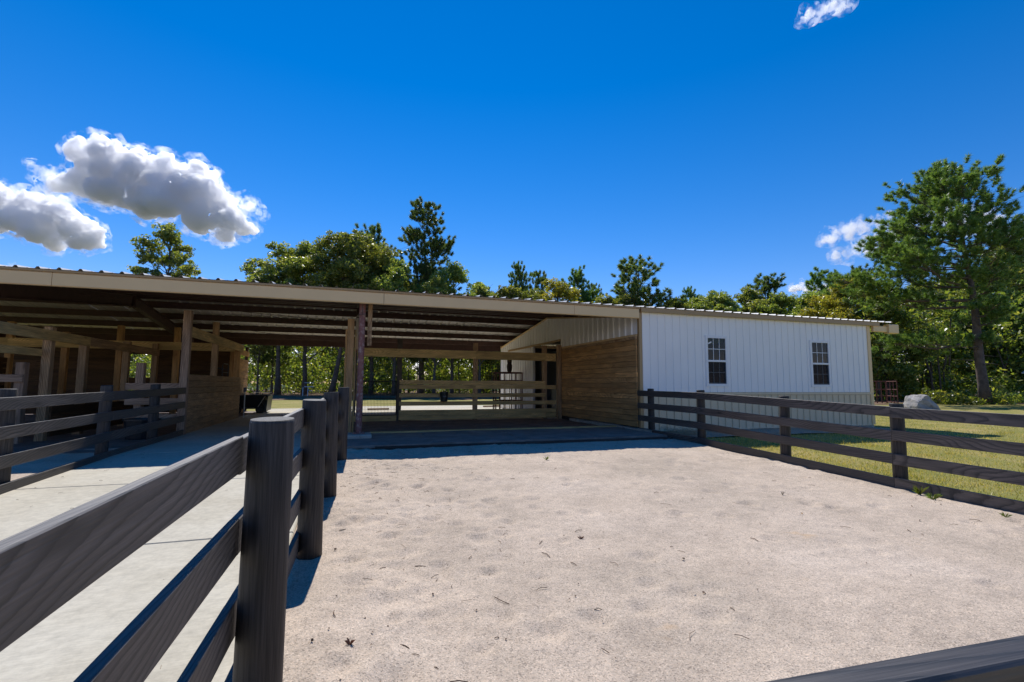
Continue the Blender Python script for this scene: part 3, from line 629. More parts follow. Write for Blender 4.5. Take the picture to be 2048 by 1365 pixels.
# inner lining so that the room is closed
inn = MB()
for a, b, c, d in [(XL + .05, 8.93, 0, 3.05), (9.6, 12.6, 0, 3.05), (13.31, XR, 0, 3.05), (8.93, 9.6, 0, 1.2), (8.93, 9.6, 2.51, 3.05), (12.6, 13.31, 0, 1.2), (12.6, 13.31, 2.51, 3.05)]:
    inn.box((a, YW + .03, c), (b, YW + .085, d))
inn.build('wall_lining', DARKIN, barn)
box('wainscot_trim', (XL + .05, YW - .022, .955), (XR - .05, YW + .01, 1.025), WAINS, barn, ch=.008)
box('base_trim', (XL + .05, YW - .014, .045), (XR - .05, YW + .01, .075), WAINS, barn, ch=.003)
box('foundation', (XL + .0, YW + .002, -.15), (XR + .0, YW + .25, .044), CONC, barn, ch=.01)
for (a, b) in ((XL - .02, XL + .06), (XR - .10, XR + .02)):
    box('corner_trim', (a, YW - .025, .06), (b, YW + .06, 3.04), TRIM if a < 8 else FASCIA, barn, ch=.004)
box('corner_trim', (XR - .02, YW + .061, .06), (XR + .03, YW + .2, 3.04), FASCIA, barn, ch=.004)
# windows
for wi, (x0, x1, z0, z1) in enumerate(wins):
    fr = MB(); t = .045; yf = YW - .032
    for lo, hi in (((x0 - .025, yf, z0 - .025), (x0 + t, YW + .05, z1 + .025)), ((x1 - t, yf, z0 - .025), (x1 + .025, YW + .05, z1 + .025)),
                   ((x0 + t + .0005, yf + .001, z0 - .024), (x1 - t - .0005, YW + .05, z0 + t)), ((x0 + t + .0005, yf + .001, z1 - t), (x1 - t - .0005, YW + .05, z1 + .024))): fr.box(lo, hi)
    zm = (z0 + z1) / 2
    w_ = fr.build('window', VINYL, barn)
    box('meeting_rail', (x0 + t + .001, yf + .004, zm - .026), (x1 - t - .001, YW + .04, zm + .026), VINYL, w_)
    for s, (a, b, yo) in enumerate(((z0 + t, zm - .026, .022), (zm + .026, z1 - t, .006))):
        sx0, sx1 = x0 + t + .001, x1 - t - .001
        if s == 0:
            box('sash_rail', (sx0, yf + .018, a), (sx1, YW + .035, a + .03), VINYL, w_); a += .031
        yy = YW - .012 + yo
        for k in (1, 2): xx = sx0 + (sx1 - sx0) * k / 3; box('muntin', (xx - .007, yy - .006, a), (xx + .007, yy + .002, b), VINYL, w_, ch=.001)
        zz = (a + b) / 2; box('muntin', (sx0, yy - .0075, zz - .008), (sx1, yy - .0065 + .007, zz + .008), VINYL, w_, ch=.001)
        for k in range(3):
            for q in range(2):
                px0 = sx0 + (sx1 - sx0) * k / 3 + .001; px1 = sx0 + (sx1 - sx0) * (k + 1) / 3 - .001; pz0 = a + (b - a) * q / 2 + .001; pz1 = a + (b - a) * (q + 1) / 2 - .001
                MB().add([(px0, yy + .003, pz0), (px1, yy + .003, pz0), (px1, yy + .003, pz1), (px0, yy + .003, pz1)], [(0, 1, 2, 3)]).build('pane', GLASS, w_)
        if wi == 0 and s == 1:
            st = bar('sticker', (sx0 + .03, yy + .0015, b - .15), (sx0 + .14, yy + .0015, b - .10), .035, .001, VINYL, w_, ch=.0002)
    MB().add([(x0 + t + .003, yf + .0165, z0 + t + .003), (x1 - t - .003, yf + .0165, z0 + t + .003), (x1 - t - .003, yf + .0165, zm - .03), (x0 + t + .003, yf + .0165, zm - .03)], [(0, 1, 2, 3)]).build('insect_screen', SCREEN, w_)
# right, back walls of the room
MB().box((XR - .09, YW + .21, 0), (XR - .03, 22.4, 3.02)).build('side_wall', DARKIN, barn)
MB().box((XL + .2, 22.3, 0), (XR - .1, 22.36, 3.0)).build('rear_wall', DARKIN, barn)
# left side of the room: ribbed white gable over planks, opening, ribbed rear part
def side_panels(y0, y1, zlo, name='gable_panel', parent=None):
    """ribbed sheets in the plane X = XL facing the stall, following the roof slope on top"""
    y = y0; pitch = PW / 3
    while y < y1 - .01:
        ye = min(y + PW, y1); k = max(1, round((ye - y) / pitch)); p = (ye - y) / k; prof = []
        for i in range(k):
            q = y + i * p; prof += [(q, 0), (q + p * .7, 0), (q + p * .78, .03), (q + p * .9, .03), (q + p * .98, 0)]
        prof.append((ye, 0)); v = []; f = []
        if y < YR < ye: prof.append((YR, 0)); prof.sort()
        for q, h in prof:
            lo = zlo(q) if callable(zlo) else zlo
            v += [(XL - .012 - h, q, lo), (XL - .012 - h, q, roof_z(q) - .215)]
        for i in range(len(prof) - 1): f.append((2 * i, 2 * i + 2, 2 * i + 3, 2 * i + 1))
        mesh_obj(name, poly_mesh(name, v, f), WHITE, parent, Matrix.Identity(4)); y = ye
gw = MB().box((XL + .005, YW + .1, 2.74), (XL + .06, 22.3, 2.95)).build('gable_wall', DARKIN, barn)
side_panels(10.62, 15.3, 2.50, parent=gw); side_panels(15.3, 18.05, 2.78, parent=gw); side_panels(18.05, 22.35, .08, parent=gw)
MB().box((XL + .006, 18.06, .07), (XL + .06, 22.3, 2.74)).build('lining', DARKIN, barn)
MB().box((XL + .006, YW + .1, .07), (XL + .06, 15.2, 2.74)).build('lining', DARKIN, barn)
bar('rake_trim', (XL - .03, YE + .2, roof_z(YE + .2) - .235), (XL - .03, YR, roof_z(YR) - .235), .05, .07, TRIM, barn)
bar('rake_trim', (XL - .03, YR, roof_z(YR) - .236), (XL - .03, 22.35, roof_z(22.35) - .236), .05, .07, FASCIA, barn)
box('header_trim', (XL - .05, 15.36, 2.70), (XL - .001, 21.2, 2.775), TRIM, barn)
box('header_trim', (XL - .045, 10.64, 2.44), (XL - .002, 15.3, 2.498), FASCIA, barn)
box('door_jamb', (XL - .04, 17.97, .07), (XL + .05, 18.05, 2.7), VINYL, barn)
# soffit beam and gable purlin seen under the eave at the corner
box('eave_beam', (-13.3, 10.62, 2.76), (6.86, 10.66, 2.9), TRIM, barn) if False else None
MB().box((8.6, 17.0, .07), (8.66, 22.3, 2.7)).build('partition', plain('grey_door', (.2, .22, .23), rough=.5), barn)

# ------------------------------------------------------------------ stall on the right
def planks_y(parent, x, t, y0, y1, z0, z1, rows, mat, splits, wjit=0):
    h = (z1 - z0) / rows
    for i in range(rows):
        ys_ = [y0] + sorted(rng.uniform(y0 + .6, y1 - .6) for _ in range(splits if rng.random() < .85 else 0)) + [y1]
        ys_ = [y for k, y in enumerate(ys_) if k == 0 or y - ys_[k - 1] > .4] if len(ys_) > 2 else ys_
        ys_[-1] = y1
        for a, b in zip(ys_[:-1], ys_[1:]):
            xx = x + rng.uniform(-.004, .004)
            bar('plank', (xx, a + .001, z0 + h * (i + .5)), (xx, b - .001, z0 + h * (i + .5)), h - .005 + rng.uniform(-.002, .001), t, mat, parent, ch=.005)
def planks_x(parent, y, t, x0, x1, z0, z1, rows, mat, splits=0, gap=.005):
    h = (z1 - z0) / rows
    for i in range(rows):
        xs_ = [x0] + sorted(rng.uniform(x0 + .5, x1 - .5) for _ in range(splits)) + [x1]
        for a, b in zip(xs_[:-1], xs_[1:]):
            yy = y + rng.uniform(-.003, .003)
            bar('plank', (a + .001, yy, z0 + h * (i + .5)), (b - .001, yy, z0 + h * (i + .5)), h - gap, t, mat, parent, ch=.005)
sw = tag(empty('plank_wall', (6.85, 12.9, .07)), 'tall brown plank wall beside the white room and rubber mats', 'wall', 'stall walls')
planks_y(sw, 6.845, .04, 10.60, 15.15, .165, 2.36, 16, PLANK, 1)
bar('cap_board', (6.84, 10.6, 2.40), (6.84, 15.15, 2.40), .075, .05, PLANK2, sw)
post_sq('post', 6.78, 15.27, .06, 2.56, .14, PLANK2, sw)
cb = MB()
for k in range(8):
    a = 9.85 + k * .55; cb.box((6.72 - rng.uniform(0, .04), a, -.1), (6.93, a + .549, .155 - rng.uniform(0, .025)))
cb.build('footing', CONC, sw)
rf = tag(empty('stall_fence', (4, 15.4, .06)), 'tan treated board divider at the back of the matted stall', 'fence', 'stall walls')
for x, zt in ((1.45, 2.62), (3.88, 2.55), (6.32, 2.55)):
    post_sq('post', x, 15.47, .05, zt, .14, PLANK2 if x > 3 else BARKD and plain('dark_post', (.075, .06, .045), rough=.8, noise=.3, scale=4), rf)
for a, b in ((.28, 1.45), (1.45, 3.88), (3.88, 6.32), (6.32, 6.70)):
    zo = 2.165 - .004 * a
    bar('beam', (a + .002, 15.375, zo), (b - .002, 15.375, zo - .004), .26, .042, PINE, rf)
    if a < 1: continue
    for z, w in ((1.255, .13), (1.12, .13), (.85, .125), (.60, .125), (.325, .148), (.172, .148)):
        if a > 6 and z == 1.255: continue
        if a > 6 and z == .85: continue
        bar('board', (a + .002, 15.38 + rng.uniform(-.003, .003), z + rng.uniform(-.006, .006)), (b - .002, 15.38, z + rng.uniform(-.006, .006)), w, .036, PINE, rf)
bar('board', (-.05, 15.40, .15), (1.38, 15.40, .15), .17, .04, PINE, rf)
# timber sill and rubber mats
tag(bar('timber_sill', (.46, 11.42, .085), (6.70, 11.42, .095), .09, .14, PINE), 'long pale timber lying across the stall behind the front mats', 'timber')
def mat_piece(name, x0, x1, y0, y1, z, th, m, label, bend=0):
    nx, ny = 9, 7; v = []
    s = rng.uniform(0, 9)
    top = []
    for k, zz in ((0, z), (1, z - th)):
        for j in range(ny):
            for i in range(nx):
                x = x0 + (x1 - x0) * i / (nx - 1); y = y0 + (y1 - y0) * j / (ny - 1)
                y += .02 * math.sin(x * 2.3 + s) * (1 - j / (ny - 1))
                v.append((x, y, zz + (.008 * math.sin(x * 3 + s) * math.sin(y * 4 + s) + bend * math.exp(-((i / (nx - 1)) * 5) ** 2)) * (1 if k == 0 else .6)))
    f = []; n1 = nx * ny
    for j in range(ny - 1):
        for i in range(nx - 1):
            a = j * nx + i; f.append((a, a + 1, a + nx + 1, a + nx)); f.append((n1 + a, n1 + a + nx, n1 + a + nx + 1, n1 + a + 1))
    for i in range(nx - 1): f.append((i, n1 + i, n1 + i + 1, i + 1)); q = (ny - 1) * nx + i; f.append((q, q + 1, n1 + q + 1, n1 + q))
    for j in range(ny - 1): f.append((j * nx, (j + 1) * nx, n1 + (j + 1) * nx, n1 + j * nx)); q = j * nx + nx - 1; f.append((q, n1 + q, n1 + q + nx, q + nx))
    o = mesh_obj(name, poly_mesh(name, v, f), m, None, Matrix.Identity(4)); return tag(o, label, 'mat', 'rubber stall mats')
ml = ['front rubber mat next to the red steel column', 'second front rubber mat right of the column footing', 'front rubber mat with a curled seam in the middle', 'front rubber mat nearest the plank wall']
xsm = [-.02, 1.55, 3.35, 5.1, 6.66]
for i in range(4): mat_piece('rubber_mat', xsm[i] + .004, xsm[i + 1] - .004, (11.02 if i == 0 else 9.12) if False else 9.12 + .02 * i, 11.32, .105 + .004 * (i % 2), .05, RUBBER, ml[i], .012 if i == 2 else 0)
k = 0
for j, (ya, yb) in enumerate(((11.52, 13.4), (13.41, 15.3))):
    for i in range(4):
        mat_piece('rubber_mat', xsm[i] + .004 + (.05 if i == 0 else 0), xsm[i + 1] - .004, ya, yb, .075, .025, DIRTMAT, 'dusty floor mat ' + ('just behind the timber sill' if j == 0 else 'along the foot of the tan divider') + ', ' + ['leftmost by the gate', 'second from the left', 'second from the plank wall', 'nearest the plank wall'][i]); k += 1
# edge timber of the mats
for a, b in ((.46, 3.3), (3.31, 6.7)): tag(bar('edge_board', (a, 9.09, .04), (b, 9.06, .04), .09, .05, POSTW), 'dark edging board under the front mats, ' + ('left' if a < 1 else 'right') + ' length', 'board', 'mat edging boards')
# front wooden posts by the column
wp = tag(empty('wood_post', (-.01, 11.5, .06)), 'tall orange pine post standing left of the red column', 'post')
post_sq('post', -.02, 11.5, .06, 2.66, .145, CEDAR, wp)
bar('side_board', (.085, 11.62, .1), (.085, 11.62, 2.42), .09, .04, PINE, wp, up=(0, 1, 0))
bar('side_board', (-.115, 11.66, .1), (-.115, 11.66, 2.44), .09, .04, PLANK, wp, up=(0, 1, 0))
# black mesh gate
gt = tag(empty('mesh_gate', (.2, 15.42, .26)), 'black wire mesh gate behind the red column', 'gate')
g1 = MB(); x0, x1, z0, z1 = .22, 1.37, .25, 1.28
g1.tube([(x0, 15.44, z0), (x1, 15.44, z0), (x1, 15.44, z1), (x0, 15.44, z1), (x0, 15.44, z0)], .02, 8); g1.tube([(x0, 15.44, .76), (x1, 15.44, .76)], .016, 8)
g1.build('gate_frame', BLACKM, gt)
g2 = MB()
for i in range(1, 27): xx = x0 + (x1 - x0) * i / 27; g2.tube([(xx, 15.44, z0), (xx, 15.44, z1)], .0035, 4, False)
for i in range(1, 6): zz = z0 + (z1 - z0) * i / 6; g2.tube([(x0, 15.446, zz), (x1, 15.446, zz)], .003, 4, False)
o = g2.build('wire_mesh', BLACKM, gt); o['kind'] = 'stuff'
tube = MB(); tube.tube([(.15, 15.44, .08), (.15, 15.44, 2.15)], .022, 8); tube.build('hinge_post', BLACKM, gt)
# bucket hung on the divider
bk = tag(empty('bucket', (2.82, 15.28, .68)), 'dark green plastic bucket hanging on the tan stall boards', 'bucket')
v, f = lathe([(.105, 0), (.112, .01), (.135, .27), (.148, .275), (.148, .30), (.137, .302), (.125, .26), (.10, .02)], 18)
mesh_obj('shell', poly_mesh('shell', v, f, False), plain('dark_green_plastic', (.008, .02, .02), rough=.35), bk, Matrix.Translation((2.82, 15.25, .66)))
hb = MB(); hb.tube([(2.82 + .14 * math.cos(a), 15.25 + .03 * math.sin(a), .94 + .1 * math.sin(a)) for a in lin(0, math.pi, 12)], .005, 6); hb.build('bail', BLACKM, bk)
lt = MB()
for i, (a, hgt) in enumerate(((-.05, .05), (-.03, .035), (-.012, .035), (.008, .05), (.028, .035), (.046, .03))):
    lt.box((2.82 + a, 15.25 - .131 - .004, .80), (2.82 + a + .008, 15.25 - .120, .80 + hgt))
lt.build('lettering', plain('pale_print', (.2, .24, .25), rough=.6), bk)

# ------------------------------------------------------------------ stalls on the left
lw = tag(empty('plank_wall', (-3.45, 15.2, .06)), 'half height tan plank wall along the left side of the aisle', 'wall', 'stall walls')
planks_y(lw, -3.44, .038, 12.46, 18.0, .07, 1.395, 9, PLANK2, 0)
post_sq('post', -3.45, 12.38, .05, 2.80, .15, FRESH, lw)
post_sq('post', -3.53, 15.1, .05, 2.86, .14, PLANK2, lw)
post_sq('post', -3.53, 17.95, .05, 2.45, .14, PLANK, lw)
bar('beam', (-3.40, 12.46, 2.34), (-3.40, 18.05, 2.34), .23, .04, PINE, lw)
fs_ = tag(empty('stall_fence', (-4.0, 12.4, .06)), 'short pale board fence with a stub post beside the tall front post', 'fence', 'stall walls')
post_sq('post', -4.30, 12.50, .05, 1.63, .145, FRESH, fs_)
for z, w in ((1.12, .14), (.80, .14), (.46, .14)): bar('board', (-4.52, 12.40, z), (-3.54, 12.40, z), w, .036, FRESH, fs_)
post_sq('leg', -4.44, 12.47, .05, .385, .10, FRESH, fs_)
fs2 = tag(empty('stall_fence', (-6.0, 11.6, .06)), 'pale stub post and board at the left edge under the roof', 'fence', 'stall walls')
post_sq('post', -5.90, 11.65, .05, 1.57, .145, FRESH, fs2)
for z, w in ((1.27, .14), (.55, .12)): bar('board', (-8.0, 11.555, z), (-5.83 if z > 1 else -5.9, 11.555, z), w, .036, FRESH, fs2)
dv = tag(empty('stall_fence', (-5.7, 13, .06)), 'dark stall divider of posts and high rails left of the aisle', 'fence', 'stall walls')
for y, zt in ((12.05, 2.30), (13.4, 2.22), (15.6, 2.3), (17.6, 2.4)): post_sq('post', -5.72, y, .05, zt, .145, PLANK2, dv)
bar('beam', (-5.63, 10.2, 2.12), (-5.63, 13.4, 2.12), .20, .04, PINE, dv); bar('beam', (-5.63, 13.402, 2.12), (-5.63, 17.6, 2.12), .20, .04, PLANK2, dv)
bar('beam', (-5.80, 10.2, 1.78), (-5.80, 12.05, 1.78), .14, .04, PINE, dv)
for z in (.2, .35, .5, .65): bar('plank', (-5.63, 12.1, z), (-5.63, 17.6, z), .145, .04, PLANK_SHADE, dv)
rl = tag(empty('stall_fence', (-7, 17.8, .06)), 'line of dark posts under a long yellow pine beam, left rear', 'fence', 'stall walls')
for x, zt in ((-11.6, 2.95), (-9.4, 2.95), (-8.1, 2.7), (-6.75, 2.95), (-5.25, 2.95)): post_sq('post', x, 17.9, .05, zt, .15, PLANK, rl)
for a, b in ((-13, -9.4), (-9.4, -6.75), (-6.75, -3.6)): bar('beam', (a + .002, 17.79, 2.35), (b - .002, 17.79, 2.35), .25, .042, PINE, rl)
bw = tag(empty('plank_wall', (-8, 21.9, .06)), 'plank back wall of the left stalls toned dark for shade, with a square opening', 'wall', 'stall walls')
h = .147
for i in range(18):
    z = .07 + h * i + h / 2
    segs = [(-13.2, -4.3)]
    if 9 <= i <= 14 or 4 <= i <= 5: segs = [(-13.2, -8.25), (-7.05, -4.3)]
    for a, b in segs: bar('plank', (a, 21.9 + rng.uniform(-.003, .003), z), (b, 21.9, z), h - .0008, .038, PLANK_SHADE, bw)
for x in (-8.32, -6.98, -10.6, -4.4): post_sq('post', x, 21.98, .05, 2.75, .14, PLANK, bw)
aw = tag(empty('plank_wall', (-3.95, 20.8, .06)), 'orange plank wall end lit from the rear lawn behind the cart', 'wall', 'stall walls')
planks_y(aw, -3.95, .038, 19.8, 22.0, .07, 2.12, 14, CEDAR, 0)
bar('beam', (-3.93, 19.7, 2.36), (-3.93, 22.0, 2.36), .2, .04, CEDAR, aw); post_sq('post', -4.05, 19.75, .05, 2.5, .14, PLANK, aw)
for (x, y0, y1) in ((-9.4, 12.2, 17.8),):
    d2 = tag(empty('plank_wall', (x, 15, .06)), 'stall partition of planks toned dark for shade, deep in the left stalls', 'wall', 'stall walls')
    planks_y(d2, x, .038, y0, y1, .07, 1.9, 12, PLANK_SHADE, 0)
tb = tag(empty('tub', (-4.1, 12.0, .06)), 'black plastic tub behind the left fence below the pale boards', 'tub')
v, f = lathe([(.25, 0), (.26, .01), (.30, .36), (.325, .37), (.325, .40), (.30, .40), (.28, .35), (.24, .03)], 20)
mesh_obj('shell', poly_mesh('shell', v, f), BLACKP, tb, Matrix.Translation((-4.05, 12.0, .06)))
v, f = lathe([(.012, 0), (.014, .05), (.010, .09)], 8)
mesh_obj('handle', poly_mesh('handle', v, f), VINYL, tb, Matrix.Translation((-3.93, 11.715, .24)))
# hydrant at the end of the plank wall
hy = tag(empty('hydrant', (-3.3, 18.15, .06)), 'thin grey water hydrant pipe at the end of the plank wall', 'hydrant')
m_ = MB(); m_.tube([(-3.3, 18.15, .06), (-3.3, 18.15, .92)], .017, 10); m_.build('pipe', plain('galvanised_pipe', (.42, .45, .47), rough=.4, metal=.4), hy)
m_ = MB(); m_.box((-3.34, 18.1, .92), (-3.26, 18.2, 1.06)); m_.tube([(-3.3, 18.1, .98), (-3.3, 18.02, .96), (-3.3, 18.0, .90)], .015, 8); m_.tube([(-3.3, 18.2, 1.04), (-3.3, 18.3, 1.1)], .01, 6); m_.build('head', plain('blue_grey_iron', (.09, .12, .16), rough=.5), hy)
sr = tag(empty('saddle_rack', (-3.55, 16.6, 1.4)), 'black metal saddle rack above the half height plank wall', 'rack')
m_ = MB(); m_.tube([(-3.6, 16.35, 1.40), (-3.6, 16.35, 1.72), (-3.6, 16.45, 1.78), (-3.6, 16.95, 1.78), (-3.6, 17.05, 1.72), (-3.6, 17.05, 1.40)], .016, 8); m_.build('hoop', BLACKM, sr)
m_ = MB(); m_.tube([(-3.6, 16.40, 1.60), (-3.85, 16.5, 1.66), (-3.85, 16.9, 1.66), (-3.6, 17.0, 1.60)], .016, 8); m_.build('arm', BLACKM, sr)
m_ = MB(); m_.tube([(-3.6, 16.36, 1.52), (-3.6, 17.04, 1.52)], .012, 6); m_.build('cross_bar', BLACKM, sr)
# black dump cart in the aisle
ct = tag(empty('utility_cart', (-3.42, 20.9, .06)), 'black metal hopper cart parked at the far end of the aisle', 'cart')
cx, cyy = -3.42, 20.9
hop = MB()
lo = [(cx - .55, cyy - .5, .38), (cx + .45, cyy - .5, .38), (cx + .45, cyy + .6, .38), (cx - .55, cyy + .6, .38)]
hi = [(cx - .75, cyy - .72, .98), (cx + .82, cyy - .72, .98), (cx + .82, cyy + .8, .98), (cx - .75, cyy + .8, .98)]
li = [(x * .96 + cx * .04, y * .96 + cyy * .04, z + .03) for x, y, z in lo]; hi2 = [(x * .97 + cx * .03, y * .97 + cyy * .03, z) for x, y, z in hi]
hop.add(lo + hi + hi2 + li, [(3, 2, 1, 0)] + [(i, (i + 1) % 4, 4 + (i + 1) % 4, 4 + i) for i in range(4)] + [(4 + i, 4 + (i + 1) % 4, 8 + (i + 1) % 4, 8 + i) for i in range(4)] + [(8 + i, 8 + (i + 1) % 4, 12 + (i + 1) % 4, 12 + i) for i in range(4)] + [(12, 13, 14, 15)])
hop.build('hopper', BLACKM, ct)
rm = MB(); rm.tube(hi + [hi[0]], .02, 8); rm.build('rim', BLACKM, ct)
fr_ = MB(); fr_.box((cx - .62, cyy - .58, .30), (cx + .66, cyy - .50, .38)); fr_.box((cx - .62, cyy + .55, .30), (cx + .66, cyy + .63, .38)); fr_.box((cx + .60, cyy - .49, .22), (cx + .68, cyy + .54, .96)); fr_.build('chassis', BLACKM, ct)
sp_ = MB(); sp_.add([(cx + .685, cyy - .75, .20), (cx + .80, cyy - .75, .20), (cx + .86, cyy - .75, .95), (cx + .83, cyy - .75, .95), (cx + .685, cyy + .8, .20), (cx + .80, cyy + .8, .20), (cx + .86, cyy + .8, .95), (cx + .83, cyy + .8, .95)],
    [(0, 1, 2, 3), (7, 6, 5, 4), (0, 4, 5, 1), (1, 5, 6, 2), (2, 6, 7, 3), (3, 7, 4, 0)]); sp_.build('side_plate', BLACKP, ct)
br_ = MB(); br_.tube([(cx + .42, cyy - .76, .42), (cx + .72, cyy - .76, .95)], .02, 6); br_.build('brace', plain('worn_steel', (.3, .27, .22), rough=.35, metal=.6), ct)
for (a, b) in ((-.1, .25), (.35, .82)):
    hd = MB(); hd.tube([(cx + a, cyy + .78, .98), (cx + a, cyy + .78, 1.10), (cx + b, cyy + .78, 1.10), (cx + b, cyy + .78, .98)], .018, 8); hd.build('handle', BLACKM, ct)
for (a, b) in ((-.55, -.62), (.5, -.62), (-.55, .68), (.5, .68)):
    v, f = lathe([(.09, -.045), (.19, -.05), (.215, -.03), (.215, .03), (.19, .05), (.09, .045)], 20)
    Mw = Matrix.Translation((cx + a, cyy + b, .275)) @ Matrix.Rotation(R(90), 4, 'X')
    w_ = mesh_obj('wheel', poly_mesh('wheel', v, f), TYRE, ct, Mw)
    v, f = lathe([(.03, -.055), (.09, -.047), (.09, .047), (.03, .055)], 12)
    rim_o = mesh_obj('rim', poly_mesh('rim', v, f), BLACKM, None); rim_o.parent = w_

ct.location = (-3.55, 20.9, .06); ct.scale = (.74, .74, .74)
# red steel feeder with owl in front of the rear white wall
fd = tag(empty('hay_feeder', (6.15, 18.9, .07)), 'dark red steel bar feeder in front of the ribbed rear wall', 'feeder')
cxf, cyf, rr = 6.15, 19.0, .62
ring = lambda z: [(cxf + rr * math.cos(a), cyf + rr * .8 * math.sin(a), z) for a in lin(0, 2 * math.pi, 9)]
for z, rad in ((1.68, .03), (1.36, .025), (.55, .025), (.12, .025)):
    m_ = MB(); m_.tube(ring(z), rad, 8); m_.build('ring_rail', RUST, fd)
for i in range(16):
    a = 2 * math.pi * i / 16; q = .96 if i % 2 else 1.0
    m_ = MB(); m_.tube([(cxf + rr * q * math.cos(a), cyf + rr * .8 * q * math.sin(a), .07), (cxf + rr * q * math.cos(a), cyf + rr * .8 * q * math.sin(a), 1.68)], .022 if i % 2 == 0 else .013, 6); m_.build('upright', RUST, fd)
m_ = MB(); m_.tube([(cxf - rr, cyf, 1.68), (cxf + rr, cyf, 1.68)], .03, 6); m_.build('cross_bar', RUST, fd)
ow = tag(empty('owl_figure', (6.05, 18.5, 1.7)), 'dark owl figure sitting on top of the red steel feeder', 'figure')
v, f = lathe([(.05, 0), (.085, .03), (.10, .10), (.115, .20), (.11, .28), (.085, .33), (.082, .36), (.095, .40), (.10, .45), (.085, .50), (.05, .53)], 16)
om = Matrix.Translation((6.05, cyf - rr * .8, 1.70))
mesh_obj('body', poly_mesh('body', v, f, True), FEATHER, ow, om)
for s in (-1, 1):
    v, f = lathe([(.03, 0), (.022, .05), (.003, .11)], 8); mesh_obj('ear_tuft', poly_mesh('ear_tuft', v, f), FEATHER, ow, om @ Matrix.Translation((s * .06, 0, .49)))
    v, f = lathe([(.02, 0), (.018, .01)], 10); mesh_obj('eye', poly_mesh('eye', v, f), plain('amber', (.4, .25, .03), rough=.3), ow, om @ Matrix.Translation((s * .038, -.088, .44)) @ Matrix.Rotation(R(90), 4, 'X'))
v, f = lathe([(.014, 0), (.002, .04)], 8); mesh_obj('beak', poly_mesh('beak', v, f), BLACKM, ow, om @ Matrix.Translation((0, -.09, .42)) @ Matrix.Rotation(R(120), 4, 'X'))
st = tag(empty('doorway_dark_box', (7.6, 16.6, .07)), 'black box added for the darkness inside the doorway', 'dark box')  # black block added where the doorway only shows darkness, with its white spot
box('body', (7.2, 16.2, .07), (8.2, 16.9, 1.02), BLACKP, st, ch=.02); box('box_top', (7.17, 16.17, 1.022), (8.23, 16.93, 1.08), BLACKP, st, ch=.02); box('pale_spot', (7.24, 16.17, .80), (7.28, 16.199, .90), VINYL, st)
# timber offcuts on the rear pavement
for i, (x, y, a) in enumerate(((6.3, 23.4, .2), (7.0, 23.9, -.1), (.75, 21.8, .1))):
    bar_o = bar('timber_offcut', (x, y, .10 + .02), (x + .9 * math.cos(a), y + .9 * math.sin(a), .12), .07, .09, FRESH)
    tag(bar_o, ['pale timber offcut on the rear pavement, nearer one', 'pale timber offcut on the rear pavement, farther right', 'pale timber block by the rear red column'][i], 'timber', 'timber offcuts')

# ------------------------------------------------------------------ trees
def spot(u, depth, ground=True):
    """ground point below image column u at a given depth along the view"""
    d = RIGHT * ((u - 1024) / 969) + FWD; p = EYE + d * depth
    return p.x, p.y
def height_for(v, depth): return 1.2 + depth * (768 + (0) - v) / 969 * 1.0
def leaf_cloud(centers, radii, per, size, squash=.75, shell=True):
    """rhombic leaves spread through clumps"""
    C = np.repeat(np.asarray(centers), per, axis=0); Rr = np.repeat(np.asarray(radii), per); n = len(C)
    d = NP.normal(0, 1, (n, 3)); d /= np.linalg.norm(d, axis=1, keepdims=True) + 1e-9
    rad = Rr * NP.uniform(.15, 1, n) ** (.5 if shell else .7); d[:, 2] *= squash
    P = C + d * rad[:, None]
    a = NP.normal(0, 1, (n, 3)); a[:, 2] -= .25; a /= np.linalg.norm(a, axis=1, keepdims=True)
    b = np.cross(a, NP.normal(0, 1, (n, 3))); b /= np.linalg.norm(b, axis=1, keepdims=True) + 1e-9
    s = size * NP.uniform(.6, 1.35, n)[:, None]
    V = np.empty((n, 4, 3)); V[:, 0] = P - a * s; V[:, 1] = P + b * s * .48 - a * s * .1; V[:, 2] = P + a * s; V[:, 3] = P - b * s * .48 - a * s * .1
    return V.reshape(-1, 3), np.arange(n * 4).reshape(n, 4)
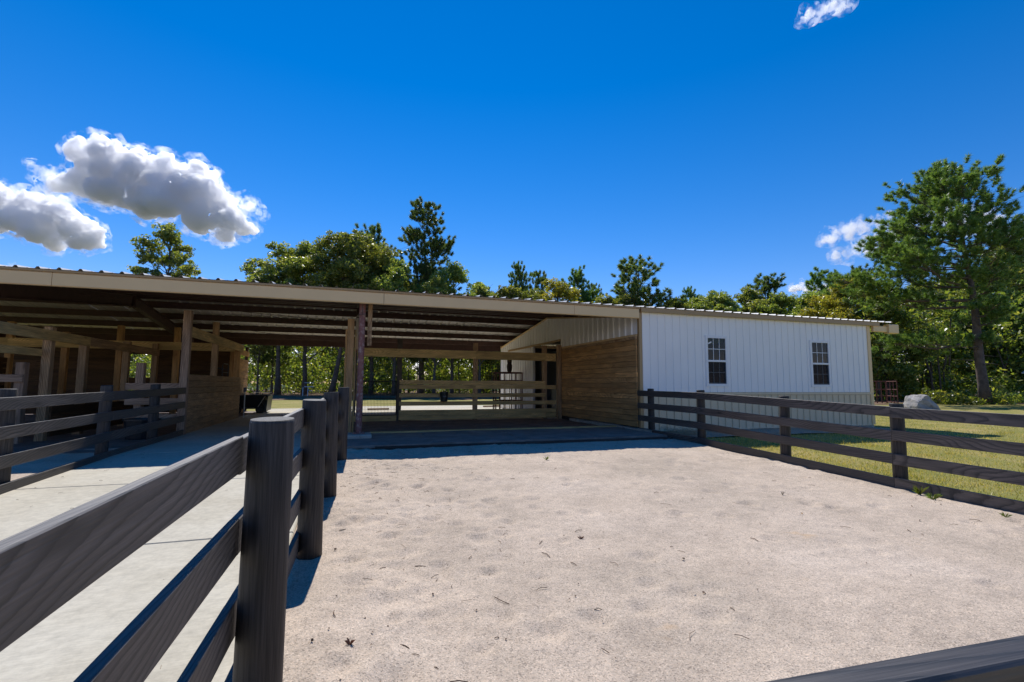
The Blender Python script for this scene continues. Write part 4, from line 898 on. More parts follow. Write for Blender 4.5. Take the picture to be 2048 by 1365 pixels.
def broad_tree_mesh(seed, H=15.0, crown_lo=.28, rw=4.5, nclump=110, per=110, leaf=.15, open_=.0, lean=0., clump=.95, nl=13):
    r = random.Random(seed); trunk = MB(); tr = .0115 * H + .02
    base = Vector((0, 0, -.2)); pts = [base]; dirv = Vector((lean, 0, 1))
    nseg = 7; top = H * .86
    for i in range(1, nseg + 1):
        t = i / nseg; pts.append(Vector((lean * top * t * (1.2 - .5 * t) + r.uniform(-.12, .12) * t * 2, r.uniform(-.12, .12) * t * 2, top * t)))
    rad = [tr * 1.5, tr] + [tr * (1 - .85 * (i / nseg)) for i in range(2, nseg + 1)]
    trunk.tube(pts, rad, 9)
    cs = []; rs = []
    def on_trunk(z):
        t = clamp(z / top) * nseg; i = min(int(t), nseg - 1); return pts[i].lerp(pts[i + 1], t - i)
    zc0 = H * crown_lo
    lobes = []
    for k in range(nl):
        t = (k + r.uniform(.1, .9)) / nl; a = k * 2.4 + r.uniform(-.5, .5); env = (math.sin(math.pi * min(1, t * .8 + .17)) ** .7) * rw
        q = env * r.uniform(.45, .8) * (1 if t < .9 else .4); z = zc0 + (.06 + .86 * t) * (H - zc0); lr = rw * r.uniform(.24, .42) * (1 - .25 * t)
        p = on_trunk(min(z, top)) + Vector((q * math.cos(a), q * math.sin(a), 0)); p.z = min(z, H - lr * .8); lobes.append((p, lr))
    wsum = sum(l[1] ** 2 for l in lobes)
    for p, lr in lobes:
        for _ in range(max(3, int(nclump * lr ** 2 / wsum))):
            d_ = Vector((r.gauss(0, 1), r.gauss(0, 1), r.gauss(.25, 1))).normalized() * lr * (r.random() ** .4) * r.uniform(.8, 1.22); d_.z *= .8
            cs.append(tuple(p + d_)); rs.append(clump * r.uniform(.5, 1.2))
    nclump = len(cs)
    for i in range(0, nclump, 6):
        c = Vector(cs[i]); z0 = max(H * .15, c.z - (c - on_trunk(c.z)).length * r.uniform(.5, .95) - .4); s = on_trunk(min(z0, top * .97))
        mid_ = s.lerp(c, .5) + Vector((r.uniform(-.25, .25), r.uniform(-.25, .25), r.uniform(.0, .5)))
        L = (c - s).length; r0 = max(.03, tr * .35 * (1 - z0 / H))
        trunk.tube([s, mid_, c, c + (c - mid_) * .25], [r0, r0 * .65, r0 * .35, .01], 5, False)
    V, F = leaf_cloud(cs, rs, per, leaf); kz = H / V[:, 2].max()
    V[:, 2] *= kz; trunk.v = [(a_, b_, c_ * kz) for a_, b_, c_ in trunk.v]
    return poly_mesh('trunk', trunk.v, trunk.f, True), np_mesh('crown', V, F)
def pine_mesh(seed, H=17., crown_lo=.35, env=None, tufts=1300, per=26, needle=.26, nw=.016, lean=(0, 0), trunk_r=.26, whorls=22, dead=True):
    r = random.Random(seed); tk = MB(); nseg = 10
    pts = [Vector((lean[0] * (i / nseg) + .12 * math.sin(i * 1.1 + seed), lean[1] * (i / nseg) + .1 * math.sin(i * .9 + seed), -.2 + (H * .985 + .2) * i / nseg)) for i in range(nseg + 1)]
    tk.tube(pts, [trunk_r * (1.3 if i == 0 else 1) * (1 - .93 * (i / nseg) ** 1.1) for i in range(nseg + 1)], 12)
    def on(z):
        t = clamp(z / (H * .985)) * nseg; i = min(int(t), nseg - 1); return pts[i].lerp(pts[i + 1], t - i)
    tips = []; dirs = []
    tot = 0; brs = []
    for w in range(whorls):
        t = (w + r.uniform(.2, .8)) / whorls; z = H * (crown_lo + (1 - crown_lo) * t)
        for k in range(r.choice((3, 4, 5))):
            a = r.uniform(0, 6.283); e = env(t, a) if env else 2.8 * (1 - t) ** .55 + .4
            e *= r.uniform(.7, 1.1); brs.append((t, z, a, e))
    suml = sum(b[3] ** 1.35 for b in brs)
    for (t, z, a, e) in brs:
        s = on(z); up = r.uniform(-.05, .25) + .5 * t - max(0, .14 - t) * 3.2; d = Vector((math.cos(a), math.sin(a), up)).normalized()
        c1 = s + d * e * .5 + Vector((0, 0, -.04 * e)); c2 = s + d * e + Vector((0, 0, .12 * e))
        r0 = .018 + .018 * e * (1 - .5 * t); tk.tube([s, c1, c2], [r0, r0 * .6, .008], 5, False)
        nt = max(3, int(tufts * e ** 1.35 / suml))
        for _ in range(max(2, nt // 5)):
            q = r.random() ** .45 * .72 + .34; p = s.lerp(c1, q * 2) if q < .5 else c1.lerp(c2, (q - .5) * 2)
            sp = .14 + .42 * (1.05 - abs(q - .65)) * min(1.7, e * .5)
            off = Vector((r.gauss(0, sp), r.gauss(0, sp), r.gauss(.12, sp * .42))); tp = p + off
            dd = (off.normalized() * .6 + d * .6 + Vector((0, 0, .55))).normalized()
            tk.tube([p, tp, tp + dd * .3], [.012, .009, .004], 3, False)
            for w_ in range(5):
                tips.append(tp + dd * .085 * w_ + Vector((r.gauss(0, .03), r.gauss(0, .03), r.gauss(0, .03)))); dirs.append(dd)
    if dead:
        for k in range(9):
            z = H * crown_lo * r.uniform(.55, 1.02); s = on(z); a = r.uniform(0, 6.283); L = r.uniform(.6, 2.0); d = Vector((math.cos(a), math.sin(a), r.uniform(-.1, .2)))
            tk.tube([s, s + d * L * .6, s + d * L + Vector((0, 0, r.uniform(-.2, .2)))], [.03, .02, .006], 4, False)
    T = np.array([tuple(t) for t in tips]); D = np.array([tuple(d) for d in dirs]); n = len(T) * per
    P = np.repeat(T, per, 0); Dm = np.repeat(D, per, 0)
    d = NP.normal(0, 1, (n, 3)); d /= np.linalg.norm(d, axis=1, keepdims=True); d = d * .8 + Dm * .8; d /= np.linalg.norm(d, axis=1, keepdims=True)
    b = np.cross(d, NP.normal(0, 1, (n, 3))); b /= np.linalg.norm(b, axis=1, keepdims=True) + 1e-9
    Ln = needle * NP.uniform(.65, 1.1, n)[:, None]
    V = np.empty((n, 3, 3)); V[:, 0] = P - b * nw; V[:, 1] = P + b * nw; V[:, 2] = P + d * Ln
    kz = H / np.percentile(V[:, :, 2], 99.95); V[:, :, 2] *= kz; tk.v = [(a_, b_, c_ * kz) for a_, b_, c_ in tk.v]
    return poly_mesh('trunk', tk.v, tk.f, True), np_mesh('crown', V.reshape(-1, 3), np.arange(n * 3).reshape(n, 3))
TREES = {}
def tree(kind, x, y, H, rotz, label, cat='tree', group=None, name=None, sx=1.0, leafm=None):
    tm, cm, H0, bark, lm = TREES[kind]
    t = empty(name or ('pine_tree' if kind.startswith('p') else 'broadleaf_tree'), (x, y, lawn_z(x, y) if abs(x) < 70 and y < 90 else 0))
    s = H / H0; t.scale = (s * sx, s * sx, s); t.rotation_euler = (0, 0, rotz); tag(t, label, cat, group)
    for nm, me, m in (('trunk', tm, bark), ('crown', cm, lm)):
        o = bpy.data.objects.new(nm, me); col.objects.link(o); o.parent = t
        if not me.materials: me.materials.append(m)
        if leafm and nm == 'crown': o.material_slots[0].link = 'OBJECT'; o.material_slots[0].material = leafm
    return t
def reg(k, meshes, H, bark, lm): TREES[k] = (meshes[0], meshes[1], H, bark, lm)
reg('b1', broad_tree_mesh(1, 15, .38, 4.8, 850, 64, .112, clump=.5, nl=18), 15, BARKD, OAKLEAF)
reg('b2', broad_tree_mesh(2, 14, .36, 4.6, 760, 64, .112, clump=.48, nl=15), 14, BARKD, OAKLEAF)
reg('b3', broad_tree_mesh(5, 14, .40, 3.8, 420, 54, .112, nl=15, clump=.40), 14, BARKD, OAKLEAF)
reg('b4', broad_tree_mesh(9, 10, .06, 3.4, 520, 62, .112, clump=.52), 10, BARKD, UNDERLEAF)
reg('b5', broad_tree_mesh(17, 14, .34, 3.1, 520, 50, .112, clump=.42, nl=26), 14, BARKD, OAKLEAF)
reg('bl', broad_tree_mesh(12, 16, .40, 5.4, 980, 64, .112, lean=.16, clump=.5, nl=20), 16, BARK, OAKLEAF)
def env_hero(t, a):
    c = math.cos(a)   # +x is the camera's right
    pl = [(0, 4.2), (.12, 5.6), (.26, 7.0), (.38, 6.4), (.5, 4.8), (.7, 3.4), (.88, 2.6), (1, 1.0)]
    pr = [(0, .5), (.15, .9), (.3, 2.0), (.45, 2.9), (.62, 2.8), (.72, 1.5), (.85, 1.6), (.95, 1.9), (1, 1.2)]
    def I(tab):
        for (a0, v0), (a1, v1) in zip(tab[:-1], tab[1:]):
            if a0 <= t <= a1: return v0 + (v1 - v0) * (t - a0) / (a1 - a0)
        return tab[-1][1]
    l, r_ = I(pl), I(pr); m_ = min((l + r_) / 2, .7 + t * 7, 3.0)
    return (l if c < 0 else r_) * c * c + m_ * (1 - c * c)
reg('ph', pine_mesh(21, 16.0, .27, env_hero, 9000, 28, .30, .018, lean=(-.75, 0), trunk_r=.29, whorls=17), 16, BARK, NEEDLE)
reg('p1', pine_mesh(31, 19, .30, lambda t, a: 3.2 * (1 - t) ** .4 * (.75 + .35 * math.sin(a * 2 + t * 9)) + .9, 5200, 24, .36, .028), 19, BARK, NEEDLE)
reg('p2', pine_mesh(35, 15, .25, lambda t, a: 3.0 * (1 - t) ** .55 * (.8 + .3 * math.sin(a * 3 + t * 7)) + .7, 4200, 24, .36, .028), 15, BARK, NEEDLE)
reg('p3', pine_mesh(38, 14, .30, lambda t, a: 3.6 * (1 - t) ** .5 * (.7 + .45 * math.sin(a * 2 + t * 5)) + .5, 3000, 24, .36, .028), 14, BARK, NEEDLE)
CAMROT = math.atan2(RIGHT.y, RIGHT.x)
def put(kind, u, vtop, depth, label, rot=None, sx=1.0, group=None, leafm=None, name=None):
    x, y = spot(u, depth); H = 1.2 + depth * ((768 + .0052 * (u - 700)) - vtop) / 969 * 1.0
    return tree(kind, x, y, H, rng.uniform(0, 6.28) if rot is None else rot, label, sx=sx, group=group, leafm=leafm, name=name)
put('ph', 1962, 308, 31.5, 'big leaning pine with heavy crown on the right edge of the lawn', CAMROT)
put('p1', 846, 393, 56, 'tallest dark pine rising above the barn roof in the middle', 1.0, sx=.82)
put('b5', 325, 436, 48, 'slim open-crowned tree above the roof in front of the big cloud', .5, sx=1.05)
put('bl', 665, 456, 50, 'broad oak with a leaning trunk behind the roof', CAMROT, sx=1.12)
put('b3', 560, 484, 51, 'oak with loose outer branches at the left of the oak clump', 2.0, sx=1.25)
put('b1', 745, 482, 54, 'dense oak between the leaning oak and the tallest pine', 4.0, sx=1.0)
put('b2', 790, 515, 50, 'lower oak below the pine top in the oak clump', 1.1, sx=1.0)
put('b2', 612, 478, 52, 'oak joining the loose branched oak and the leaning oak', 5.3, sx=1.1)
put('b5', 960, 566, 50, 'small round tree at the right end of the oak clump', 1.7, sx=.9)
put('b4', 1015, 566, 54, 'bushy tree left of the narrow pine over the roof', 2.2, sx=1.1, leafm=OAKLEAF)
put('b4', 1210, 588, 52, 'bushy tree between the short thin pine and the airy pine', .6, sx=1.2, leafm=OAKLEAF)
put('b2', 1395, 592, 52, 'oak below the small pine tip over the white room', 3.0, sx=1.2)
put('b2', 1562, 584, 50, 'oak right of the stout pine over the white room', 1.6, sx=1.1)
put('b1', 1632, 580, 48, 'oak in front of the pine group over the roof end', .4, sx=1.1)
put('p2', 742, 444, 66, 'pine top poking up behind the oaks', 2.2, sx=.8)
put('b2', 905, 520, 52, 'rounded oak just right of the tallest pine', .3, sx=.95)
put('b2', 870, 548, 49, 'small oak at the foot of the tallest pine', 2.9, sx=.9)
put('p2', 1040, 521, 62, 'narrow pine left of the pair above the middle of the roof', .8, sx=.7)
put('p3', 1076, 540, 64, 'small pine between the narrow pine and the oak scrub', 3.0, sx=.7)
put('b3', 1112, 556, 54, 'yellowish scrub oak below the small pines over the roof', 1.3, sx=1.25, leafm=HICKLEAF)
put('b3', 1062, 572, 54, 'thin grey green tree below the narrow pine', 3.9, sx=1.0)
put('p2', 1152, 534, 62, 'dark pine behind the yellowish scrub oak', 4.1, sx=.85)
put('p3', 1187, 566, 66, 'short thin pine right of the dark pine over the roof', 2.4, sx=.7)
put('p3', 1279, 512, 54, 'airy spreading pine above the corner of the white room', 1.9, sx=1.1)
put('b4', 1262, 585, 52, 'small oak in front of the airy pine', 4.6, sx=1.1, leafm=OAKLEAF)
put('b4', 1345, 594, 52, 'low oak right of the airy pine', 1.0, sx=1.2, leafm=OAKLEAF)
put('p2', 1384, 572, 68, 'small pine tip above the low oaks', .2, sx=.7)
put('b1', 1432, 580, 52, 'wide grey green oak over the white room', 3.3, sx=1.3)
put('b2', 1500, 572, 54, 'rounded oak left of the stout pine over the white room', 5.1, sx=1.2)
put('p2', 1534, 546, 56, 'stout dark pine behind the right part of the roof', 5.0, sx=1.1)
put('b3', 1590, 590, 50, 'thin leafy tree between the stout pine and the pine group', 1.1, sx=1.3)
put('p2', 1650, 538, 52, 'pine in the group left of the bright oak', 2.7, sx=1.0)
put('p2', 1722, 530, 54, 'pine half hidden behind the bright oak', 4.4, sx=.9)
put('b1', 1700, 553, 42, 'bright yellow green oak above the end of the roof', 2.0, sx=1.15, leafm=HICKLEAF)
put('b1', 2040, 470, 46, 'tall dark tree at the right picture edge behind the pine', .9, sx=1.0)
put('p1', 2062, 480, 54, 'pine at the far right edge behind the shed', 2.9, sx=.9)
put('b2', 1850, 560, 46, 'oak filling the woods behind the leaning pine', 3.9, sx=1.2)
put('b4', 1772, 600, 38, 'crooked young tree beside the red pen panels', CAMROT, sx=1.0)
put('p1', 548, 560, 56, 'straight dark trunk pine seen through the aisle', 1.0, sx=.8)
put('p1', 840, 520, 54, 'pale straight trunk pine seen through the stall', 4.0, sx=.6)
put('b3', 520, 600, 53, 'crooked thin tree seen at the left of the aisle', 2.4, sx=.8)
# woods behind, trees nobody can tell apart
kinds = ['b4', 'b2', 'b4', 'b3', 'b1', 'b4', 'p2', 'b4']
for i in range(44):
    u = -350 + 2650 * i / 43 + rng.uniform(-18, 18); d = rng.uniform(62, 84)
    if u > 1700: d = rng.uniform(42, 60)
    vt = rng.uniform(625, 665) if u < 1700 else rng.uniform(540, 620)
    put(kinds[i % len(kinds)], u, vt, d, 'tree in the woods behind the barn', group='woods behind the barn', sx=1.05, leafm=UNDERLEAF if kinds[i % len(kinds)][0] == 'b' and i % 3 else None)
for i in range(30):
    u = -300 + 2500 * i / 29 + rng.uniform(-20, 20); put('b4', u, rng.uniform(655, 685), rng.uniform(86, 104), 'tree in the woods behind the barn', group='woods behind the barn', sx=1.5)
# understory mass
cs, rs = [], []
for i in range(3400):
    u = NP.uniform(-300, 2330); d = NP.uniform(54, 72) if u < 1720 else NP.uniform(37, 58)
    x, y = spot(u, d); hmax = 8.0 if u < 1720 else 8.5
    cs.append((x, y, NP.random() ** 1.3 * hmax + .2)); rs.append(NP.uniform(.5, 1.3))
V, F = leaf_cloud(cs, rs, 62, .17, .9)
tag(mesh_obj('undergrowth', np_mesh('undergrowth', V, F), UNDERLEAF), 'tangled green undergrowth filling the woods behind the barn', 'undergrowth', kind='stuff')
# thin trunks among it
for i in range(26):
    u = rng.choice([rng.uniform(480, 1010), rng.uniform(480, 1010), rng.uniform(1740, 2060)]); d = rng.uniform(52, 62) if u < 1700 else rng.uniform(36, 46); x, y = spot(u, d); H = rng.uniform(5, 8); l1, l2 = rng.uniform(-.5, .5), rng.uniform(-.5, .5)
    t = tag(empty('sapling', (x, y, 0)), 'thin dark sapling trunk at the edge of the woods', 'tree', 'saplings at the wood edge')
    m_ = MB(); rr_ = rng.uniform(.05, .11); m_.tube([(x, y, -.1), (x + l1 * .4, y, H * .35), (x + l1, y + l2, H * .7), (x + l1 * 1.2, y + l2, H)], [rr_, rr_ * .85, rr_ * .6, .02], 7); m_.build('trunk', BARKD, t, True)
    c_ = [(x + l1 + rng.gauss(0, .6), y + l2 + rng.gauss(0, .6), H * rng.uniform(.6, 1.0)) for _ in range(9)]
    V, F = leaf_cloud(c_, [.55] * 9, 40, .13); mesh_obj('crown', np_mesh('crown', V, F), UNDERLEAF, t, Matrix.Identity(4))
# low bushes at the foot of the woods on the right
for i in range(9):
    u = 1860 + i * 24 + rng.uniform(-8, 8); d = rng.uniform(31, 36); x, y = spot(u, d)
    c_ = [(x + rng.gauss(0, .5), y + rng.gauss(0, .4), rng.uniform(.1, .8)) for _ in range(8)]
    t = tag(empty('bush', (x, y, 0)), 'low leafy bush at the foot of the woods near the leaning pine', 'bush', 'bushes near the leaning pine')
    V, F = leaf_cloud(c_, [.4] * 8, 60, .1); mesh_obj('foliage', np_mesh('foliage', V, F), UNDERLEAF, t, Matrix.Identity(4))
    m_ = MB(); [m_.tube([(x, y, -.05), (c_[k][0], c_[k][1], c_[k][2])], [.02, .008], 4, False) for k in range(5)]; m_.build('stem', BARKD, t)

# ------------------------------------------------------------------ things on the right lawn
bx_, by_ = spot(1832, 26.5)
bm = bmesh.new(); bmesh.ops.create_cube(bm, size=2); bmesh.ops.subdivide_edges(bm, edges=bm.edges[:], cuts=11, use_grid_fill=True)
rs_ = random.Random(4); cutp = [(Vector((-.8, -.3, .75)).normalized(), 1.12), (Vector((.9, -.5, .6)).normalized(), 1.1), (Vector((.4, -.95, .3)).normalized(), 1.05), (Vector((1, .1, .25)).normalized(), .98)]
for v in bm.verts:
    c = v.co.copy(); v.co = c.lerp(c.normalized() * 1.25, .22)
    for nn, dd in cutp:
        e = v.co.dot(nn) - dd
        if e > 0: v.co -= nn * e
    c = v.co; wv_ = .035 * math.sin(c.x * 4 + 2 * c.z) + .03 * math.sin(c.y * 6 - c.z * 3) + .03 * math.sin(c.z * 7 + c.x * 3)
    v.co = c * (1 + wv_) + Vector((rs_.gauss(0, .014), rs_.gauss(0, .014), rs_.gauss(0, .014)))
    v.co = Vector((v.co.x * (.56 - .12 * v.co.z), v.co.y * .5, v.co.z * .46 + .26))
me = bpy.data.meshes.new('boulder'); bm.to_mesh(me); bm.free()
tag(mesh_obj('boulder', me, ROCK, None, Matrix.Translation((bx_, by_, lawn_z(bx_, by_))) @ Matrix.Rotation(CAMROT, 4, 'Z')), 'grey angular granite boulder on the lawn beyond the right fence', 'boulder')
pn = tag(empty('pen_panel', (*spot(1765, 33), 0)), 'rusty red livestock pen panels beyond the corner of the white room', 'fence')
for j in range(2):
    a = Vector((*spot(1738 + j * 30, 33.5 + j * .8), 0)); b = Vector((*spot(1766 + j * 22, 33.9 - j * 1.2), 0))
    for z in (.15, .55, 1.0, 1.55):
        m_ = MB(); m_.tube([a + Vector((0, 0, z)), b + Vector((0, 0, z))], .035, 6); m_.build('rail', RUST, pn)
    for q in (0, .33, .66, 1.0):
        p = a.lerp(b, q); m_ = MB(); m_.tube([p + Vector((0, 0, .0)), p + Vector((0, 0, 1.6))], .03, 6); m_.build('upright', RUST, pn)
sx_, sy_ = spot(2143, 27)
sh = tag(empty('shed', (sx_, sy_, 0)), 'pale green shed just showing at the right picture edge', 'shed')
Ms = Matrix.Translation((sx_, sy_, lawn_z(sx_, sy_))) @ Matrix.Rotation(CAMROT, 4, 'Z')
SHEDM = plain('pale_green_siding', (.42, .50, .44), rough=.5, noise=.05)
m_ = MB(); m_.box((-.62, 0, 0), (1.6, 2, 1.95)); m_.build('wall', SHEDM, sh, M=Ms)
for k in range(7): m_ = MB(); m_.box((-.60 + k * .31, -.02, .02), (-.31 + k * .31, -.001, 1.93)); m_.build('siding_board', SHEDM, sh, M=Ms)
m_ = MB(); m_.add([(-.75, -.15, 1.92), (.5, -.15, 2.6), (1.75, -.15, 1.92), (-.75, 2.1, 1.92), (.5, 2.1, 2.6), (1.75, 2.1, 1.92), (-.75, -.15, 1.99), (.5, -.15, 2.68), (1.75, -.15, 1.99), (-.75, 2.1, 1.99), (.5, 2.1, 2.68), (1.75, 2.1, 1.99)],
    [(0, 1, 7, 6), (1, 2, 8, 7), (3, 9, 10, 4), (4, 10, 11, 5), (6, 7, 10, 9), (7, 8, 11, 10), (0, 3, 4, 1), (1, 4, 5, 2), (0, 6, 9, 3), (2, 5, 11, 8)]); m_.build('roof', plain('shed_roof', (.35, .36, .37), rough=.5), sh, M=Ms)
# blue white stand in the far grass
bs_ = tag(empty('jump_stand', (*spot(612, 47), 0)), 'pale blue pipe stand in the grass before the woods', 'stand')
px_, py_ = spot(615, 47); SB = plain('pale_blue_paint', (.45, .6, .72), rough=.4)
for a in (-.22, .22): m_ = MB(); m_.tube([(px_ + a, py_, 0), (px_ + a, py_, .85)], .035, 6); m_.build('leg', SB, bs_)
m_ = MB(); m_.box((px_ - .1, py_ - .15, .86), (px_ + .75, py_ + .15, .92)); m_.build('shelf', SB, bs_)
m_ = MB(); m_.box((px_ - .1, py_ - .15, 1.25), (px_ + .7, py_ + .15, 1.29)); m_.tube([(px_ + .22, py_, .6), (px_ + .6, py_, .45)], .025, 5); m_.build('top', SB, bs_)

# ------------------------------------------------------------------ litter on the sand, weeds, hay
def tuft(name, x, y, n, h, spread, mat, label, cat='weed', group=None, z=None):
    z = sand_z(x, y) if z is None else z; V = []; F = []
    for i in range(n):
        a = rng.uniform(0, 6.28); s = rng.uniform(.3, 1) * spread; hh = h * rng.uniform(.5, 1.1); w = rng.uniform(.0008, .0017); b = a + 1.57; o = len(V)
        V += [(x + w * math.cos(b), y + w * math.sin(b), z - .005), (x - w * math.cos(b), y - w * math.sin(b), z - .005), (x + s * .5 * math.cos(a) - w * math.cos(b), y + s * .5 * math.sin(a) - w * math.sin(b), z + hh * .75), (x + s * math.cos(a), y + s * math.sin(a), z + hh)]
        F += [(o, o + 1, o + 2, o + 3)]
    return tag(mesh_obj(name, poly_mesh(name, V, F), mat), label, cat, group)
def sp(u, v, z=0.):
    d = FWD * 969 + RIGHT * (u - 1024) + UP * (682.5 - v); t = (z - 1.2) / d.z; p = EYE + d * t; return p.x, p.y
for (u, v, z_, n_, h_, s_, m, lab) in [(700, 1322, -.13, 34, .028, .03, REDWEED, 'reddish dry weed tuft low in the sand near the middle fence'), (1162, 1076, -.09, 30, .026, .035, REDWEED, 'reddish dry weed tuft in the middle of the sand'),
        (1092, 916, .03, 22, .06, .07, WEEDM, 'small green weed in the sand near the stall mats'), (1840, 992, -.12, 40, .11, .10, WEEDM, 'green grass weed poking through the right fence bottom board'),
        (1866, 1000, -.12, 36, .07, .12, WEEDM, 'spreading green weed beside the right fence bottom board'), (2012, 1036, -.13, 20, .05, .06, WEEDM, 'little weed by the bottom board near the right edge'),
        (1565, 990, -.09, 12, .05, .03, STRAW, 'pale dry sprig standing in the sand before the right fence'), (745, 1188, -.1, 16, .02, .04, STRAW, 'tiny straw coloured sprig in the sand')]:
    x, y = sp(u, v, z_); tuft('weed_tuft', x, y, n_, h_, s_, m, lab, group='weeds in the sand')
tw = MB(); r3 = random.Random(3)
for i in range(190):
    if i < 130: x = -.05 + abs(r3.gauss(0, 1.0)); y = r3.uniform(2.2, 8.6)
    else: x = r3.uniform(0, 6.5); y = r3.uniform(2.0, 8.8)
    a = r3.uniform(0, 6.28); L = r3.uniform(.02, .09) * (1.6 if r3.random() < .1 else 1); z = sand_z(x, y) + .006; b = a + r3.uniform(-.6, .6)
    tw.tube([(x, y, z), (x + L * .5 * math.cos(a), y + L * .5 * math.sin(a), z + .006), (x + L * .5 * math.cos(a) + L * .5 * math.cos(b), y + L * .5 * math.sin(a) + L * .5 * math.sin(b), z + .002)], r3.uniform(.0012, .003), 4, False)
for i in range(260):
    x = r3.uniform(-.1, 6.6); y = r3.uniform(2., 8.8)
    if i < 150: x = -.1 + abs(r3.gauss(0, 1.1))
    if i > 215: x = 6.55 - abs(r3.gauss(0, .18))
    z = sand_z(x, y) + .004; s = r3.uniform(.004, .012); a = r3.uniform(0, 6.28)
    tw.add([(x - s * math.cos(a), y - s * math.sin(a), z), (x + s * .5 * math.sin(a), y - s * .5 * math.cos(a), z + .006), (x + s * math.cos(a), y + s * math.sin(a), z + .003), (x - s * .5 * math.sin(a), y + s * .5 * math.cos(a), z + .009)], [(0, 1, 2, 3)])
for i in range(90):
    x = r3.choice([-3.35 + abs(r3.gauss(0, .25)), -.45 - abs(r3.gauss(0, .3)), r3.uniform(-3.3, -.5)]); y = r3.uniform(1.5, 12); a = r3.uniform(0, 6.28); L = r3.uniform(.015, .07); z = pz(y) + .004; b = a + r3.uniform(-.5, .5)
    tw.tube([(x, y, z), (x + L * .5 * math.cos(a), y + L * .5 * math.sin(a), z + .003), (x + L * .5 * (math.cos(a) + math.cos(b)), y + L * .5 * (math.sin(a) + math.sin(b)), z)], r3.uniform(.001, .002), 4, False)
tag(tw.build('twig_litter', DRYM), 'scattered twigs and leaf crumbs lying on the sand', 'litter', kind='stuff')
for i, (u, v, z_) in enumerate([(622, 1328, -.13), (670, 1105, -.09), (866, 1193, -.11), (1408, 1188, -.12), (1366, 1116, -.1), (1604, 1028, -.1), (1824, 1016, -.12)]):
    x, y = sp(u, v, z_); z = sand_z(x, y) + .004; a = rng.uniform(0, 6.28); s = rng.uniform(.009, .015); V = []
    for k in range(10):
        t = 2 * math.pi * k / 10; rr_ = s * (1 if k % 2 == 0 else .55) * (1.3 if k in (0, 5) else .8); V.append((x + rr_ * math.cos(t + a), y + rr_ * math.sin(t + a), z + .008 * math.sin(2 * t) + .008))
    V.append((x, y, z + .012)); F = [(k, (k + 1) % 10, 10) for k in range(10)]
    labs = ['curled brown leaf on the sand close to the middle fence', 'brown leaf beside the second round post shadow', 'dark leaf in the sand right of the round posts', 'dark leaf low in the middle right of the sand', 'small dark leaf centre right on the sand', 'orange leaf on the sand before the right fence', 'brown leaf near the green weeds by the right fence']
    tag(mesh_obj('dead_leaf', poly_mesh('dead_leaf', V, F), DRYM if i != 5 else CEDAR), labs[i], 'leaf', 'dead leaves on the sand')
# tangle of hay and wire by the white wall
hm = MB(); r4 = random.Random(8)
for i in range(260):
    x = 7.35 + abs(r4.gauss(0, .55)); y = 9.95 + r4.gauss(0, .22); z = .01 + abs(r4.gauss(0, .06)); a = r4.uniform(0, 6.28); L = r4.uniform(.1, .3); b = a + r4.uniform(-1, 1)
    hm.tube([(x, y, z), (x + L * .5 * math.cos(a), y + L * .5 * math.sin(a), z + r4.uniform(0, .08)), (x + L * math.cos(b), y + L * math.sin(b), max(0, z + r4.uniform(-.05, .05)))], .003, 3, False)
tag(hm.build('hay_pile', STRAW), 'tangled pile of old hay at the foot of the white wall', 'hay', kind='stuff')

# ------------------------------------------------------------------ clouds
def cloud_mat(name, dens, lo, hi, scale, aniso=.35):
    m, ns, ls, out = new_mat(name); v = N(ns, 'ShaderNodeVolumePrincipled', Anisotropy=aniso); v.inputs['Color'].default_value = (1, 1, 1, 1)
    tc = N(ns, 'ShaderNodeTexCoord'); n = N(ns, 'ShaderNodeTexNoise', Scale=scale, Detail=5.0, Roughness=.62); ls.new(tc.outputs['Object'], n.inputs['Vector'])
    mr = N(ns, 'ShaderNodeMapRange'); mr.inputs['From Min'].default_value = lo; mr.inputs['From Max'].default_value = hi; mr.inputs['To Max'].default_value = dens; ls.new(n.outputs['Fac'], mr.inputs['Value'])
    ls.new(mr.outputs[0], v.inputs['Density']); ls.new(v.outputs[0], out.inputs['Volume']); m.cycles.volume_step_rate = .12; return m
CM = cloud_mat('cloud_water', .15, .34, .5, .022, .55); CW = cloud_mat('cloud_wisp', .07, .44, .66, .03, .55); CF = cloud_mat('cloud_fringe', .045, .50, .72, .03, .55)
ctex = []
for i, (s, dpt) in enumerate(((70, 3), (24, 2), (9, 1))):
    t = bpy.data.textures.new('puff%d' % i, 'CLOUDS'); t.noise_scale = s; t.noise_depth = 2; ctex.append(t)
_b = bmesh.new(); bmesh.ops.create_icosphere(_b, subdivisions=2, radius=1); ICO_V = np.array([tuple(v.co) for v in _b.verts]); ICO_F = np.array([[v.index for v in f.verts] for f in _b.faces]); _b.free()
